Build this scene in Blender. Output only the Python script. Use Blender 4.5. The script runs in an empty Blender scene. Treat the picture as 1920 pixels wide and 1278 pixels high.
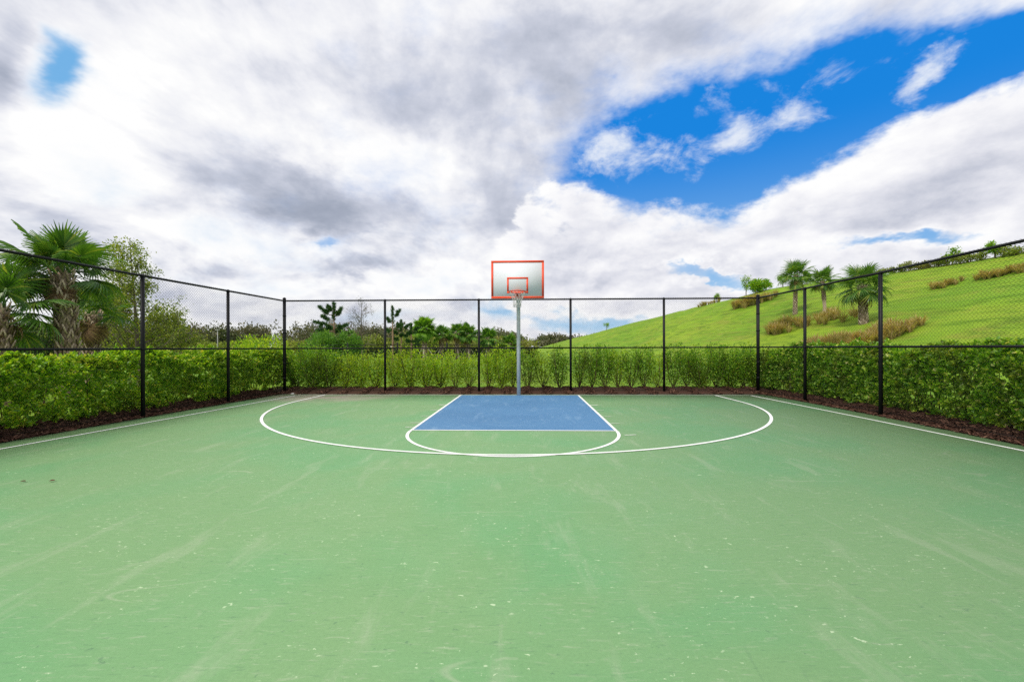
import bpy, math, random
import numpy as np
R = math.radians
sc = bpy.context.scene
col = sc.collection
F = 810.0            # focal length of the photograph in its own pixels
CAM_H = 1.475

# ------------------------------------------------------------------ helpers
class MB:
    """collects vertices and faces, becomes ONE mesh object"""
    def __init__(s): s.V = []; s.F = []; s.n = 0
    def add(s, V, *faces):
        V = np.asarray(V, float).reshape(-1, 3)
        for f in faces:
            f = np.asarray(f, int)
            if f.size: s.F.append(f + s.n)
        s.V.append(V); s.n += len(V)
        return s
    def mesh(s, name, mat, smooth=False):
        me = bpy.data.meshes.new(name)
        V = np.concatenate(s.V) if s.V else np.zeros((0, 3))
        me.vertices.add(len(V)); me.vertices.foreach_set('co', V.ravel().astype(np.float32))
        starts = []; loops = []; k = 0
        for f in s.F:
            n = f.shape[1]
            starts.append(k + n * np.arange(len(f))); loops.append(f.ravel()); k += f.size
        if loops:
            loops = np.concatenate(loops); starts = np.concatenate(starts)
            me.loops.add(len(loops)); me.loops.foreach_set('vertex_index', loops.astype(np.int32))
            me.polygons.add(len(starts)); me.polygons.foreach_set('loop_start', starts.astype(np.int32))
            if smooth: me.polygons.foreach_set('use_smooth', np.ones(len(starts), bool))
        me.update(calc_edges=True); me.validate()
        if mat: me.materials.append(mat)
        return me
    def build(s, name, mat, parent=None, smooth=False):
        o = bpy.data.objects.new(name, s.mesh(name, mat, smooth)); col.objects.link(o)
        if parent is not None: o.parent = parent
        return o

def tag(o, label=None, cat=None, group=None, kind=None):
    if label: o['label'] = label
    if cat: o['category'] = cat
    if group: o['group'] = group
    if kind: o['kind'] = kind
    return o
def thing(name, label, cat, loc=(0, 0, 0), rz=0.0, group=None):
    o = bpy.data.objects.new(name, None); col.objects.link(o)
    o.location = loc; o.rotation_euler = (0, 0, rz); o.empty_display_size = .2
    return tag(o, label, cat, group)
def copy_tree(o, label, loc, rz=0.0, sc_=(1, 1, 1)):
    c = o.copy(); col.objects.link(c); c.location = loc; c.rotation_euler = (0, 0, rz); c.scale = sc_
    c['label'] = label
    for ch in list(o.children):
        d = ch.copy(); col.objects.link(d); d.parent = c
        for g in list(ch.children):
            e = g.copy(); col.objects.link(e); e.parent = d
    return c

def norm(v):
    v = np.asarray(v, float)
    return v / np.maximum(np.linalg.norm(v, axis=-1, keepdims=True), 1e-9)
def tube(mb, P, r, n=8, cap=True):
    P = np.asarray(P, float); m = len(P)
    r = np.broadcast_to(np.asarray(r, float), (m,))
    T = np.gradient(P, axis=0); T = norm(T)
    ref = np.array([0, 0, 1.0]) if abs(T[0, 2]) < .8 else np.array([1.0, 0, 0])
    A = np.empty_like(T); A[0] = norm(np.cross(T[0], ref))
    for i_ in range(1, m): A[i_] = norm(A[i_ - 1] - T[i_] * np.dot(A[i_ - 1], T[i_]))
    B = np.cross(T, A)
    a = np.arange(n) * 2 * np.pi / n
    V = P[:, None] + r[:, None, None] * (np.cos(a)[None, :, None] * A[:, None] + np.sin(a)[None, :, None] * B[:, None])
    i = np.arange(m - 1)[:, None] * n; j = np.arange(n)[None]; jn = (j + 1) % n
    Q = np.stack([i + j, i + jn, i + n + jn, i + n + j], -1).reshape(-1, 4)
    V = V.reshape(-1, 3); tris = []
    if cap:
        V = np.vstack([V, P[:1], P[-1:]]); c0 = m * n
        k = np.arange(n)
        tris = np.vstack([np.stack([np.full(n, c0), (k + 1) % n, k], -1),
                          np.stack([np.full(n, c0 + 1), (m - 1) * n + k, (m - 1) * n + (k + 1) % n], -1)])
    mb.add(V, Q, tris)
    return mb
def box(mb, lo, hi, M=None):
    x0, y0, z0 = lo; x1, y1, z1 = hi
    V = np.array([[x0,y0,z0],[x1,y0,z0],[x1,y1,z0],[x0,y1,z0],[x0,y0,z1],[x1,y0,z1],[x1,y1,z1],[x0,y1,z1]], float)
    if M is not None: V = V @ M.T
    mb.add(V, [[0,3,2,1],[4,5,6,7],[0,1,5,4],[1,2,6,5],[2,3,7,6],[3,0,4,7]])
    return mb
def leaves(mb, P, D, L, W, rng, up=0.8, fold=.18):
    """one folded ovate leaf (two quads) per point, along D"""
    P = np.asarray(P, float); N = len(P)
    D = norm(D); U = norm(np.array([0, 0, up]) + rng.normal(0, .55, (N, 3)))
    S = norm(np.cross(D, U)); Nn = np.cross(S, D)
    L = np.broadcast_to(L, (N,))[:, None]; W = np.broadcast_to(W, (N,))[:, None] * L
    b = P; t = P + D * L - Nn * L * .10
    r1 = P + D * L * .34 + S * W * .5 + Nn * W * fold; r2 = P + D * L * .72 + S * W * .42 + Nn * W * fold * .8
    l1 = P + D * L * .34 - S * W * .5 + Nn * W * fold; l2 = P + D * L * .72 - S * W * .42 + Nn * W * fold * .8
    V = np.stack([b, r1, r2, t, l2, l1], 1).reshape(-1, 3)
    k = np.arange(N)[:, None] * 6
    mb.add(V, np.vstack([k + [0, 1, 2, 3], k + [0, 3, 4, 5]]))
    return mb
def sph(rng, N):
    return norm(rng.normal(0, 1, (N, 3)))
def vnoise(x, y, seed=0):
    """smooth value noise"""
    g = np.random.default_rng(seed).random((64, 64))
    xi = np.floor(x).astype(int); yi = np.floor(y).astype(int); fx = x - xi; fy = y - yi
    fx = fx * fx * (3 - 2 * fx); fy = fy * fy * (3 - 2 * fy)
    a = g[xi % 64, yi % 64]; b = g[(xi + 1) % 64, yi % 64]; c = g[xi % 64, (yi + 1) % 64]; d = g[(xi + 1) % 64, (yi + 1) % 64]
    return (a * (1 - fx) + b * fx) * (1 - fy) + (c * (1 - fx) + d * fx) * fy

# ------------------------------------------------------------------ node helpers
class NT:
    def __init__(s, tree): s.t = tree; s.n = tree.nodes; s.l = tree.links
    def new(s, typ, **kw):
        nd = s.n.new(typ)
        for k, v in kw.items(): setattr(nd, k, v)
        return nd
    def put(s, sock, v):
        if hasattr(v, 'is_output'): s.l.new(v, sock)
        else: sock.default_value = v
    def math(s, op, a, b=0.0, c=0.0, clamp=False):
        nd = s.new('ShaderNodeMath', operation=op, use_clamp=clamp)
        for i, v in enumerate((a, b, c)):
            s.put(nd.inputs[i], v)
        return nd.outputs[0]
    def vmath(s, op, a, b=(0, 0, 0), out=0):
        nd = s.new('ShaderNodeVectorMath', operation=op); s.put(nd.inputs[0], a); s.put(nd.inputs[1], b)
        return nd.outputs[out]
    def noise(s, vec, scale, detail=4, rough=.5, dist=0.0, out='Fac'):
        nd = s.new('ShaderNodeTexNoise'); s.put(nd.inputs['Vector'], vec)
        nd.inputs['Scale'].default_value = scale; nd.inputs['Detail'].default_value = detail
        nd.inputs['Roughness'].default_value = rough; nd.inputs['Distortion'].default_value = dist
        return nd.outputs[out]
    def mapping(s, vec, loc=(0, 0, 0), rot=(0, 0, 0), scale=(1, 1, 1), typ='POINT'):
        nd = s.new('ShaderNodeMapping', vector_type=typ); s.put(nd.inputs['Vector'], vec)
        nd.inputs['Location'].default_value = loc; nd.inputs['Rotation'].default_value = rot; nd.inputs['Scale'].default_value = scale
        return nd.outputs[0]
    def smooth(s, v, a, b, lo=0.0, hi=1.0):
        nd = s.new('ShaderNodeMapRange', interpolation_type='SMOOTHSTEP')
        s.put(nd.inputs[0], v); nd.inputs[1].default_value = a; nd.inputs[2].default_value = b
        nd.inputs[3].default_value = lo; nd.inputs[4].default_value = hi
        return nd.outputs[0]
    def mix(s, f, a, b, mode='MIX'):
        nd = s.new('ShaderNodeMix', data_type='RGBA', blend_type=mode)
        s.put(nd.inputs[0], f)
        for i, v in ((6, a), (7, b)):
            s.put(nd.inputs[i], v if hasattr(v, 'is_output') else (v[0], v[1], v[2], 1))
        return nd.outputs[2]
    def ramp(s, f, stops):
        nd = s.new('ShaderNodeValToRGB'); s.put(nd.inputs[0], f)
        e = nd.color_ramp.elements
        while len(e) < len(stops): e.new(.5)
        for x, (p, c) in zip(e, stops): x.position = p; x.color = (c[0], c[1], c[2], 1)
        return nd.outputs[0]

def new_mat(name):
    m = bpy.data.materials.new(name); m.use_nodes = True
    t = NT(m.node_tree); t.n.clear()
    out = t.new('ShaderNodeOutputMaterial')
    return m, t, out
def principled(t, out, color, rough=.6, spec=.4, metal=0.0, bump=None, bstr=.2, bdist=.01):
    p = t.new('ShaderNodeBsdfPrincipled')
    t.put(p.inputs['Base Color'], color if hasattr(color, 'is_output') else (*color, 1))
    t.put(p.inputs['Roughness'], rough); p.inputs['Specular IOR Level'].default_value = spec
    p.inputs['Metallic'].default_value = metal
    if bump is not None:
        b = t.new('ShaderNodeBump'); b.inputs['Strength'].default_value = bstr; b.inputs['Distance'].default_value = bdist
        t.put(b.inputs['Height'], bump); t.l.new(b.outputs[0], p.inputs['Normal'])
    t.l.new(p.outputs[0], out.inputs[0])
    return p
def geo_pos(t): return t.new('ShaderNodeNewGeometry').outputs['Position']
def obj_pos(t): return t.new('ShaderNodeTexCoord').outputs['Object']

def paint(name, c, rough=.45, spec=.4, metal=0.0, var=.25, scale=8.0, bstr=.05):
    m, t, o = new_mat(name); p = geo_pos(t)
    n = t.noise(p, scale, 5, .6)
    n2 = t.noise(p, scale * 9, 3, .6)
    f = t.math('ADD', t.math('MULTIPLY', n, .7), t.math('MULTIPLY', n2, .3))
    dark = tuple(x * (1 - var) for x in c); lite = tuple(min(1, x * (1 + var)) for x in c)
    principled(t, o, t.ramp(f, [(.3, dark), (.7, lite)]), t.math('MULTIPLY_ADD', n, .25, rough - .12), spec, metal, n2, bstr, .002)
    return m
def leaf_mat(name, stops, trans=.35, rough=.42, spec=.35, patch=None, pscale=.8, pw=.5, tscale=1.6):
    """leaves: colour differs from leaf to leaf, thin leaves let light through"""
    m, t, o = new_mat(name)
    g = t.new('ShaderNodeNewGeometry')
    c = t.ramp(g.outputs['Random Per Island'], stops)
    if patch:
        n = t.noise(g.outputs['Position'], pscale, 3, .55)
        c = t.mix(t.math('MULTIPLY', t.smooth(n, .48, .66), pw), c, patch)
        nf = t.noise(g.outputs['Position'], pscale * 6, 3, .6)
        c = t.mix(t.smooth(nf, .50, .70, 0, .6), c, t.mix(1.0, c, (1.7, 1.55, 1.25), 'MULTIPLY'))
        c = t.mix(t.smooth(nf, .46, .30, 0, .6), c, t.mix(1.0, c, (.50, .58, .55), 'MULTIPLY'))
    p = t.new('ShaderNodeBsdfPrincipled'); t.put(p.inputs['Base Color'], c)
    p.inputs['Roughness'].default_value = rough; p.inputs['Specular IOR Level'].default_value = spec
    tr = t.new('ShaderNodeBsdfTranslucent'); t.put(tr.inputs[0], t.mix(1.0, c, (tscale, tscale * .95, tscale * .3), 'MULTIPLY'))
    mx = t.new('ShaderNodeMixShader'); mx.inputs[0].default_value = trans
    t.l.new(p.outputs[0], mx.inputs[1]); t.l.new(tr.outputs[0], mx.inputs[2]); t.l.new(mx.outputs[0], o.inputs[0])
    return m

# ------------------------------------------------------------------ materials
M = {}
M['black'] = paint('black_vinyl', (.006, .006, .008), .5, .22, 0, .25, 20)
M['wire'] = paint('black_wire_vinyl', (.007, .008, .009), .55, .2, 0, .2, 20)
M['galv'] = paint('galvanised_steel', (.50, .52, .53), .5, .5, .2, .22, 7, .08)
M['board'] = paint('grey_white_backboard', (.69, .71, .77), .75, .06, 0, .05, 3, .02)
M['red'] = paint('orange_red_paint', (.78, .085, .035), .5, .3, 0, .14, 10)
M['net'] = paint('net_cord', (.52, .52, .50), .8, .1, 0, .15, 30)
M['lamp'] = paint('lamp_pole_grey', (.35, .35, .35), .5)
M['stake'] = paint('pale_timber_stake', (.50, .44, .36), .8, .1, 0, .25, 12)

def court_paint(name, a, b, dust, scratch_dark, dirt=True):
    m, t, o = new_mat(name); p = geo_pos(t)
    sep = t.new('ShaderNodeSeparateXYZ'); t.l.new(p, sep.inputs[0]); X, Y = sep.outputs[0], sep.outputs[1]
    big = t.noise(p, .42, 3, .55, .3)
    c = t.mix(t.smooth(big, .42, .64), a, b)
    mid = t.noise(p, 2.3, 5, .6, .4)
    c = t.mix(t.smooth(mid, .35, .75, 0, .30), c, tuple(.5 * (x + y) * .86 for x, y in zip(a, b)))
    # broom marks: short streaks running across the court
    st = t.noise(t.mapping(p, scale=(1.6, 8, 1)), 4.6, 6, .70, .6)
    c = t.mix(t.smooth(st, .53, .70, 0, .50), c, dust)
    st2 = t.noise(t.mapping(p, loc=(3, 7, 0), rot=(0, 0, R(4)), scale=(2.2, 16, 1)), 4.2, 5, .66, .5)
    c = t.mix(t.smooth(st2, .56, .70, 0, .45), c, scratch_dark)
    # tyre and shoe scuffs: thin bent lines from the rim of a noise field
    sc1 = t.noise(t.mapping(p, loc=(11, 2, 0), rot=(0, 0, R(28)), scale=(.6, 1.7, 1)), .9, 1, .3, .1)
    ring = t.math('ABSOLUTE', t.math('SUBTRACT', sc1, .52))
    gate = t.smooth(t.noise(t.mapping(p, loc=(5, 5, 0)), 1.4, 2, .5), .53, .66)
    c = t.mix(t.math('MULTIPLY', t.smooth(ring, .0, .008, .5, 0), gate), c, dust)
    sc2 = t.noise(t.mapping(p, loc=(2, 9, 0), rot=(0, 0, R(-35)), scale=(1.5, .7, 1)), 1.3, 1, .3, .1)
    ring2 = t.math('ABSOLUTE', t.math('SUBTRACT', sc2, .5))
    gate2 = t.smooth(t.noise(t.mapping(p, loc=(15, 1, 0)), 1.1, 2, .5), .55, .68)
    c = t.mix(t.math('MULTIPLY', t.smooth(ring2, .0, .006, .22, 0), gate2), c, scratch_dark)
    # pale and dark flecks
    fl = t.noise(t.mapping(p, scale=(1, 1.5, 1)), 21, 4, .62, .4); gt = t.noise(p, 1.9, 3, .6)
    c = t.mix(t.math('MULTIPLY', t.smooth(fl, .635, .68, 0, .75), t.smooth(gt, .46, .58)), c, tuple(min(1, x * 1.6) for x in dust))
    fl2 = t.noise(t.mapping(p, loc=(4.4, 1.3, 0), scale=(1, 1.6, 1)), 15, 4, .62, .4)
    c = t.mix(t.math('MULTIPLY', t.smooth(fl2, .64, .69, 0, .6), t.smooth(gt, .56, .46)), c, scratch_dark)
    # long faint rubbed bands running up and down the court
    rb = t.noise(t.mapping(p, loc=(1, 1, 0), scale=(2.6, .55, 1)), 1.6, 5, .62, .3)
    c = t.mix(t.smooth(rb, .54, .70, 0, .32), c, dust)
    fine = t.noise(p, 60, 4, .7)
    c = t.mix(.45, c, t.mix(fine, (.30, .30, .30), (.70, .70, .70)), 'OVERLAY')
    if dirt:
        # washed-in silt in the far left corner and along the back edge
        dn = t.noise(t.mapping(p, scale=(1, 2.4, 1)), 1.2, 5, .65)
        dx = t.math('MULTIPLY', t.math('ADD', X, 5.7), .46); dy = t.math('MULTIPLY', t.math('SUBTRACT', Y, 13.5), .62)
        d = t.math('ADD', t.math('MULTIPLY', dx, dx), t.math('MULTIPLY', dy, dy))
        f = t.math('MULTIPLY', t.smooth(d, .15, 1.5, 1, 0), t.smooth(dn, .34, .52))
        c = t.mix(t.math('MULTIPLY', f, .9), c, (.40, .36, .29))
        ed = t.math('MULTIPLY', t.smooth(t.math('ADD', Y, t.math('MULTIPLY', X, .03)), 13.5, 13.72), t.smooth(dn, .30, .50))
        c = t.mix(t.math('MULTIPLY', ed, .8), c, (.36, .34, .28))
    c = t.mix(1.0, c, (.98, .98, .98), 'MULTIPLY')
    principled(t, o, c, t.smooth(mid, .3, .7, .55, .70), .36)
    return m
M['court'] = court_paint('green_court_paint', (.186, .336, .144), (.146, .338, .140), (.34, .42, .27), (.100, .205, .105))
M['key'] = court_paint('blue_court_paint', (.075, .205, .385), (.062, .180, .350), (.22, .36, .52), (.045, .12, .34), False)

def line_mat():
    m, t, o = new_mat('white_line_paint'); p = geo_pos(t)
    n = t.noise(p, 7, 5, .65); n2 = t.noise(p, 50, 3, .6)
    f = t.math('ADD', t.math('MULTIPLY', n, .65), t.math('MULTIPLY', n2, .35))
    principled(t, o, t.ramp(f, [(.30, (.50, .58, .46)), (.44, (.80, .82, .78)), (.7, (.86, .87, .84))]), .6, .3, 0, n2, .1, .003)
    return m
M['line'] = line_mat()
def worn_line_mat():
    m, t, o = new_mat('worn_line_paint'); p = geo_pos(t)
    n = t.noise(p, 5, 5, .65); n2 = t.noise(p, 50, 3, .6)
    f = t.math('ADD', t.math('MULTIPLY', n, .65), t.math('MULTIPLY', n2, .35))
    principled(t, o, t.ramp(f, [(.34, (.24, .38, .19)), (.50, (.52, .60, .46)), (.66, (.70, .74, .66))]), .65, .3, 0, n2, .1, .003)
    return m
M['worn'] = worn_line_mat()

def grass_mat(name, a, b, dry, band=False):
    m, t, o = new_mat(name); p = geo_pos(t)
    n0 = t.noise(p, .07, 4, .6, .4); n1 = t.noise(p, .6, 5, .62); n2 = t.noise(p, 9, 5, .75); n3 = t.noise(t.mapping(p, scale=(1, 1, .3)), 45, 3, .8)
    c = t.mix(t.smooth(n0, .35, .66), a, b)
    c = t.mix(t.smooth(n1, .42, .72, 0, .55), c, tuple(x * .66 for x in a))
    if band:
        sep = t.new('ShaderNodeSeparateXYZ'); t.l.new(p, sep.inputs[0])
        w = t.noise(t.mapping(p, rot=(0, 0, R(8)), scale=(.22, .07, .45)), 1.5, 6, .66, 1.4)
        c = t.mix(t.smooth(w, .50, .66, 0, .55), c, dry)
        w2 = t.noise(t.mapping(p, loc=(9, 3, 1), rot=(0, 0, R(14)), scale=(.30, .10, .45)), 1.9, 6, .68, 1.6)
        c = t.mix(t.smooth(w2, .48, .62, 0, .75), c, tuple(x * .50 for x in a))
        w3 = t.noise(p, .22, 6, .7, .8)
        c = t.mix(t.smooth(w3, .54, .70, 0, .5), c, (.33, .33, .055))
        # mowing swaths that follow the slope
        mw = t.noise(t.mapping(p, rot=(0, 0, R(3)), scale=(1.6, .05, 1.6)), .8, 2, .5, .2)
        c = t.mix(t.smooth(mw, .42, .60, 0, .15), c, tuple(min(1, x * 1.35) for x in b))
    else:
        c = t.mix(t.smooth(t.noise(p, .35, 5, .6), .54, .72, 0, .5), c, dry)
    c = t.mix(t.smooth(n2, .3, .7, .0, .55), c, tuple(x * .60 for x in a))
    c = t.mix(.35, c, t.mix(n3, (.22, .22, .22), (.78, .78, .78)), 'OVERLAY')
    principled(t, o, c, .85, .12, 0, t.math('ADD', t.math('MULTIPLY', n2, 1.0), t.math('MULTIPLY', n3, .6)), .6, .06)
    return m
M['lawn'] = grass_mat('lawn_grass', (.150, .300, .022), (.235, .345, .030), (.30, .28, .07))
M['hill'] = grass_mat('hill_grass', (.172, .335, .020), (.300, .420, .028), (.255, .205, .050), True)

def mulch_mat(name, stops):
    m, t, o = new_mat(name)
    g = t.new('ShaderNodeNewGeometry')
    n = t.noise(g.outputs['Position'], 26, 5, .7)
    f = t.math('ADD', t.math('MULTIPLY', g.outputs['Random Per Island'], .6), t.math('MULTIPLY', n, .4))
    principled(t, o, t.ramp(f, stops), .85, .15, 0, n, .7, .02)
    return m
M['mulch'] = mulch_mat('mulch_soil', [(.3, (.022, .012, .009)), (.7, (.075, .038, .026))])
M['chip'] = mulch_mat('bark_chips', [(.15, (.030, .014, .011)), (.5, (.085, .040, .027)), (.75, (.15, .078, .052)), (.95, (.30, .20, .14))])

def bark(name, a, b, scale=10):
    m, t, o = new_mat(name); p = geo_pos(t)
    n = t.noise(t.mapping(p, scale=(1, 1, .25)), scale, 6, .7, .3)
    g = t.new('ShaderNodeNewGeometry')
    f = t.math('ADD', t.math('MULTIPLY', n, .6), t.math('MULTIPLY', g.outputs['Random Per Island'], .4))
    principled(t, o, t.ramp(f, [(.3, a), (.7, b)]), .9, .1, 0, n, .8, .03)
    return m
M['boots'] = bark('palm_boots', (.17, .115, .075), (.60, .49, .38), 7)
M['palmtrunk'] = bark('palm_trunk', (.12, .09, .065), (.34, .28, .22), 8)
M['bark'] = bark('grey_bark', (.085, .07, .055), (.24, .20, .165), 12)
M['pinebark'] = bark('pine_bark', (.14, .085, .055), (.36, .24, .165), 10)
M['twig'] = bark('brown_stem', (.070, .042, .026), (.19, .125, .080), 20)

M['hedge'] = leaf_mat('hedge_leaves', [(0, (0.105, 0.248, 0.019)), (.35, (0.202, 0.394, 0.024)), (.7, (0.325, 0.532, 0.030)), (.93, (0.510, 0.642, 0.054)), (1, (0.750, 0.642, 0.162))], 0.42, .40, .45, (.15, .17, .03), 1.5, .35)
M['hedge_r'] = leaf_mat('hedge_leaves_deep', [(0, (0.087, 0.227, 0.020)), (.4, (0.174, 0.370, 0.025)), (.75, (0.280, 0.504, 0.031)), (.92, (0.483, 0.638, 0.070)), (1, (0.750, 0.700, 0.308))], 0.4, .36, .5, (.19, .15, .05), 1.7, .4)
M['shrub'] = leaf_mat('shrub_leaves', [(0, (0.124, 0.253, 0.019)), (.4, (0.237, 0.408, 0.024)), (.8, (0.404, 0.572, 0.030)), (1, (0.546, 0.616, 0.050))], 0.46, .42, .4, (.20, .25, .03), 1.1, .35, 1.9)
M['shrub_dark'] = leaf_mat('shrub_leaves_dark', [(0, (0.069, 0.192, 0.020)), (.4, (0.147, 0.316, 0.023)), (.8, (0.255, 0.451, 0.029)), (1, (0.405, 0.506, 0.050))], 0.42, .38, .45, (.14, .13, .04), 1.1, .35, 1.8)
M['fan'] = leaf_mat('palm_fronds', [(0, (0.053, 0.135, 0.027)), (.5, (0.090, 0.210, 0.033)), (.85, (0.158, 0.285, 0.042)), (1, (0.315, 0.360, 0.075))], 0.36, .38, .45)
M['fan_far'] = leaf_mat('palm_fronds_far', [(0, (0.060, 0.158, 0.027)), (.5, (0.105, 0.247, 0.033)), (.9, (0.195, 0.352, 0.045)), (1, (0.390, 0.390, 0.105))], 0.38, .45, .35)
M['fan_bright'] = leaf_mat('palm_fronds_bright', [(0, (0.098, 0.224, 0.022)), (.5, (0.168, 0.350, 0.028)), (1, (0.266, 0.448, 0.042))], 0.42, .45, .35)
M['deadfan'] = leaf_mat('dry_fronds', [(0, (.13, .08, .045)), (.5, (.24, .155, .08)), (1, (.36, .26, .14))], .2, .7, .1)
M['airy'] = leaf_mat('airy_leaves', [(0, (0.095, 0.155, 0.024)), (.5, (0.203, 0.290, 0.038)), (1, (0.405, 0.432, 0.081))], 0.42, .5, .3)
M['pine'] = leaf_mat('pine_needles', [(0, (0.026, 0.085, 0.026)), (.6, (0.052, 0.150, 0.034)), (1, (0.124, 0.234, 0.046))], .2, .5, .3)
M['pine_low'] = leaf_mat('young_pine_needles', [(0, (0.068, 0.180, 0.030)), (.6, (0.120, 0.285, 0.038)), (1, (0.225, 0.390, 0.060))], 0.36, .5, .3)
M['wood'] = leaf_mat('far_wood_leaves', [(0, (.085, .090, .062)), (.4, (.135, .142, .088)), (.75, (.185, .180, .118)), (1, (.24, .215, .16))], .2, .8, .1, (.06, .10, .03), .12, .7)  # grey-green leaves, greyed slightly further so distance haze sits in the colour
M['under'] = leaf_mat('undergrowth_leaves', [(0, (0.091, 0.143, 0.026)), (.5, (0.195, 0.273, 0.046)), (1, (0.364, 0.403, 0.091))], .3, .6, .2, (.24, .20, .08), .25, .6)
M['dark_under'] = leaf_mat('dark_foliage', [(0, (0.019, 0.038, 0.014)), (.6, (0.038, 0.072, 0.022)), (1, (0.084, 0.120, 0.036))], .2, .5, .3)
M['tuft'] = leaf_mat('ornamental_grass_blades', [(0, (0.273, 0.227, 0.090)), (.45, (0.441, 0.356, 0.160)), (.75, (0.525, 0.389, 0.210)), (1, (0.315, 0.367, 0.080))], .3, .7, .15, (.17, .19, .04), .3, .45)

# ------------------------------------------------------------------ terrain
YK = [-400, 20, 42, 60, 85, 126, 174, 250, 330, 420]
HC = [10.6, 10.6, 10.9, 11.6, 12.9, 12.0, 10.2, 7.2, 1.8, 0.0]
XC = [52, 52, 52, 52, 51, 48, 44, 38, 30, 26]
X0 = [16.5, 16.5, 16.5, 16.5, 16, 13, 9.5, 7, 6, 8]
def hill_z(x, y):
    x = np.asarray(x, float); y = np.asarray(y, float)
    h = np.interp(y, YK, HC); xc = np.interp(y, YK, XC); x0 = np.interp(y, YK, X0)
    t = np.clip((x - x0) / (xc - x0), 0, 1.0)
    s = 1.18 * t ** 1.35 * (1 - .16 * t ** 3) / (1.18 * .84)
    s = np.minimum(s, 1.0)
    w = .55 * (vnoise(x * .09, y * .05, 3) - .5) * np.minimum(1, t * 4) + .26 * (vnoise(x * .35, y * .2, 4) - .5) * np.minimum(1, t * 4)
    return h * s + w * np.minimum(1, h / 4) - .06
def grid(xs, ys, zf):
    Xg, Yg = np.meshgrid(xs, ys, indexing='ij'); Z = zf(Xg, Yg)
    n, m = len(xs), len(ys)
    i = np.arange(n - 1)[:, None] * m; j = np.arange(m - 1)[None]
    Q = np.stack([i + j, i + m + j, i + m + j + 1, i + j + 1], -1).reshape(-1, 4)
    return np.stack([Xg, Yg, Z], -1).reshape(-1, 3), Q
gx = np.unique(np.concatenate([np.linspace(-900, -60, 15), np.linspace(-60, 60, 61), np.linspace(60, 900, 15)]))
gy = np.unique(np.concatenate([np.linspace(-900, -40, 12), np.linspace(-40, 120, 81), np.linspace(120, 1500, 24)]))
V, Q = grid(gx, gy, lambda x, y: -.05 + .04 * (vnoise(x * .4, y * .4, 7) - .5) * (np.hypot(x, y - 6) > 12))
tag(MB().add(V, Q).build('ground', M['lawn'], smooth=True), kind='structure')
hx = np.concatenate([np.linspace(6, 60, 110), np.linspace(62, 260, 14)])
hy = np.concatenate([np.linspace(-120, 8, 14), np.linspace(10, 130, 121), np.linspace(133, 420, 60)])
V, Q = grid(hx, hy, lambda x, y: hill_z(x, y) - .10 * (x <= np.interp(y, YK, X0)))
tag(MB().add(V, Q).build('hill', M['hill'], smooth=True), kind='structure')

# ------------------------------------------------------------------ court frame: yawed a little from the view axis
A = math.atan(.0365)
O = np.array([.225, 13.50])                        # middle of the baseline
ex = np.array([math.cos(A), -math.sin(A)]); ey = np.array([math.sin(A), math.cos(A)])
def cw(x, y): return O + x * ex - y * ey           # x along the baseline, y from the baseline into the court

LFENCE = [(-7.53, 14.30), (-7.74, 11.78), (-7.95, 9.30), (-8.12, 6.80), (-8.22, 4.35), (-8.3, 1.9)]
RFENCE = [(7.90, 13.87), (7.90, 11.65), (7.85, 9.20), (7.62, 6.25), (7.5, 4.1), (7.45, 1.9)]
BPX = [722, 898, 1070, 1245]
bl, br = np.array(LFENCE[0]), np.array(RFENCE[0])
BFENCE = [tuple(bl)]
for px in BPX:                                     # where each bay post stands on the straight back line
    k = (px - 960) / F; d = br - bl
    t_ = (k * bl[1] - bl[0]) / (d[0] - k * d[1]); BFENCE.append(tuple(bl + t_ * d))
BFENCE.append(tuple(br))

edge_back_l = np.array([-7.56, 14.02]); edge_back_r = np.array([7.9, 13.60])
poly = [edge_back_l] + [np.array(p) + (.03, 0) for p in LFENCE[1:]] + [(-8.4, -9), (8.4, -9)] + [np.array(p) - (.03, 0) for p in RFENCE[:0:-1]] + [edge_back_r]
poly = np.array([tuple(p) for p in poly])
mb = MB()
top = np.c_[poly, np.zeros(len(poly))]; bot = np.c_[poly, np.full(len(poly), -.12)]
n = len(poly)
mb.add(np.vstack([top, bot]), [list(range(n))], [[i, i + n, (i + 1) % n + n, (i + 1) % n] for i in range(n)])
tag(mb.build('court', M['court']), kind='structure')

def strip(mb, P, w, z):
    P = np.asarray(P, float); T = norm(np.gradient(P, axis=0)); N = np.c_[-T[:, 1], T[:, 0]] * w / 2
    m = len(P); V = np.vstack([np.c_[P + N, np.full(m, z)], np.c_[P - N, np.full(m, z)]])
    k = np.arange(m - 1)[:, None]
    mb.add(V, k + [0, m, m + 1, 1])
KW, KL, RIM, R3 = 1.83, 5.79, 1.575, 5.99
z1, z2, z3 = .003, .006, .009
kv = [cw(-KW, 0.03), cw(KW, 0.03), cw(KW, KL), cw(-KW, KL)]
tag(MB().add(np.c_[kv, np.full(4, z1)], [[0, 1, 2, 3]][::1]).build('key_paint', M['key']), kind='structure')
ln = MB()
strip(ln, [cw(-KW, .03), cw(-KW, KL - .026)], .052, z2); strip(ln, [cw(KW, .03), cw(KW, KL - .026)], .052, z2)
strip(ln, [cw(-KW - .026, KL), cw(KW + .026, KL)], .052, z2)
a = np.linspace(0.008, np.pi - .008, 90)
strip(ln, [cw(KW * math.cos(q), KL + .026 + KW * math.sin(q)) for q in a], .055, z2)
tag(ln.build('key_lines', M['line']), kind='structure')
ln = MB()
for s in (-1, 1):
    for y, wd in ((2.35, .10), (3.3, .045), (4.2, .045), (5.05, .045)):
        strip(ln, [cw(s * (KW + .03), y), cw(s * (KW + .22), y)], wd, z2)
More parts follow.
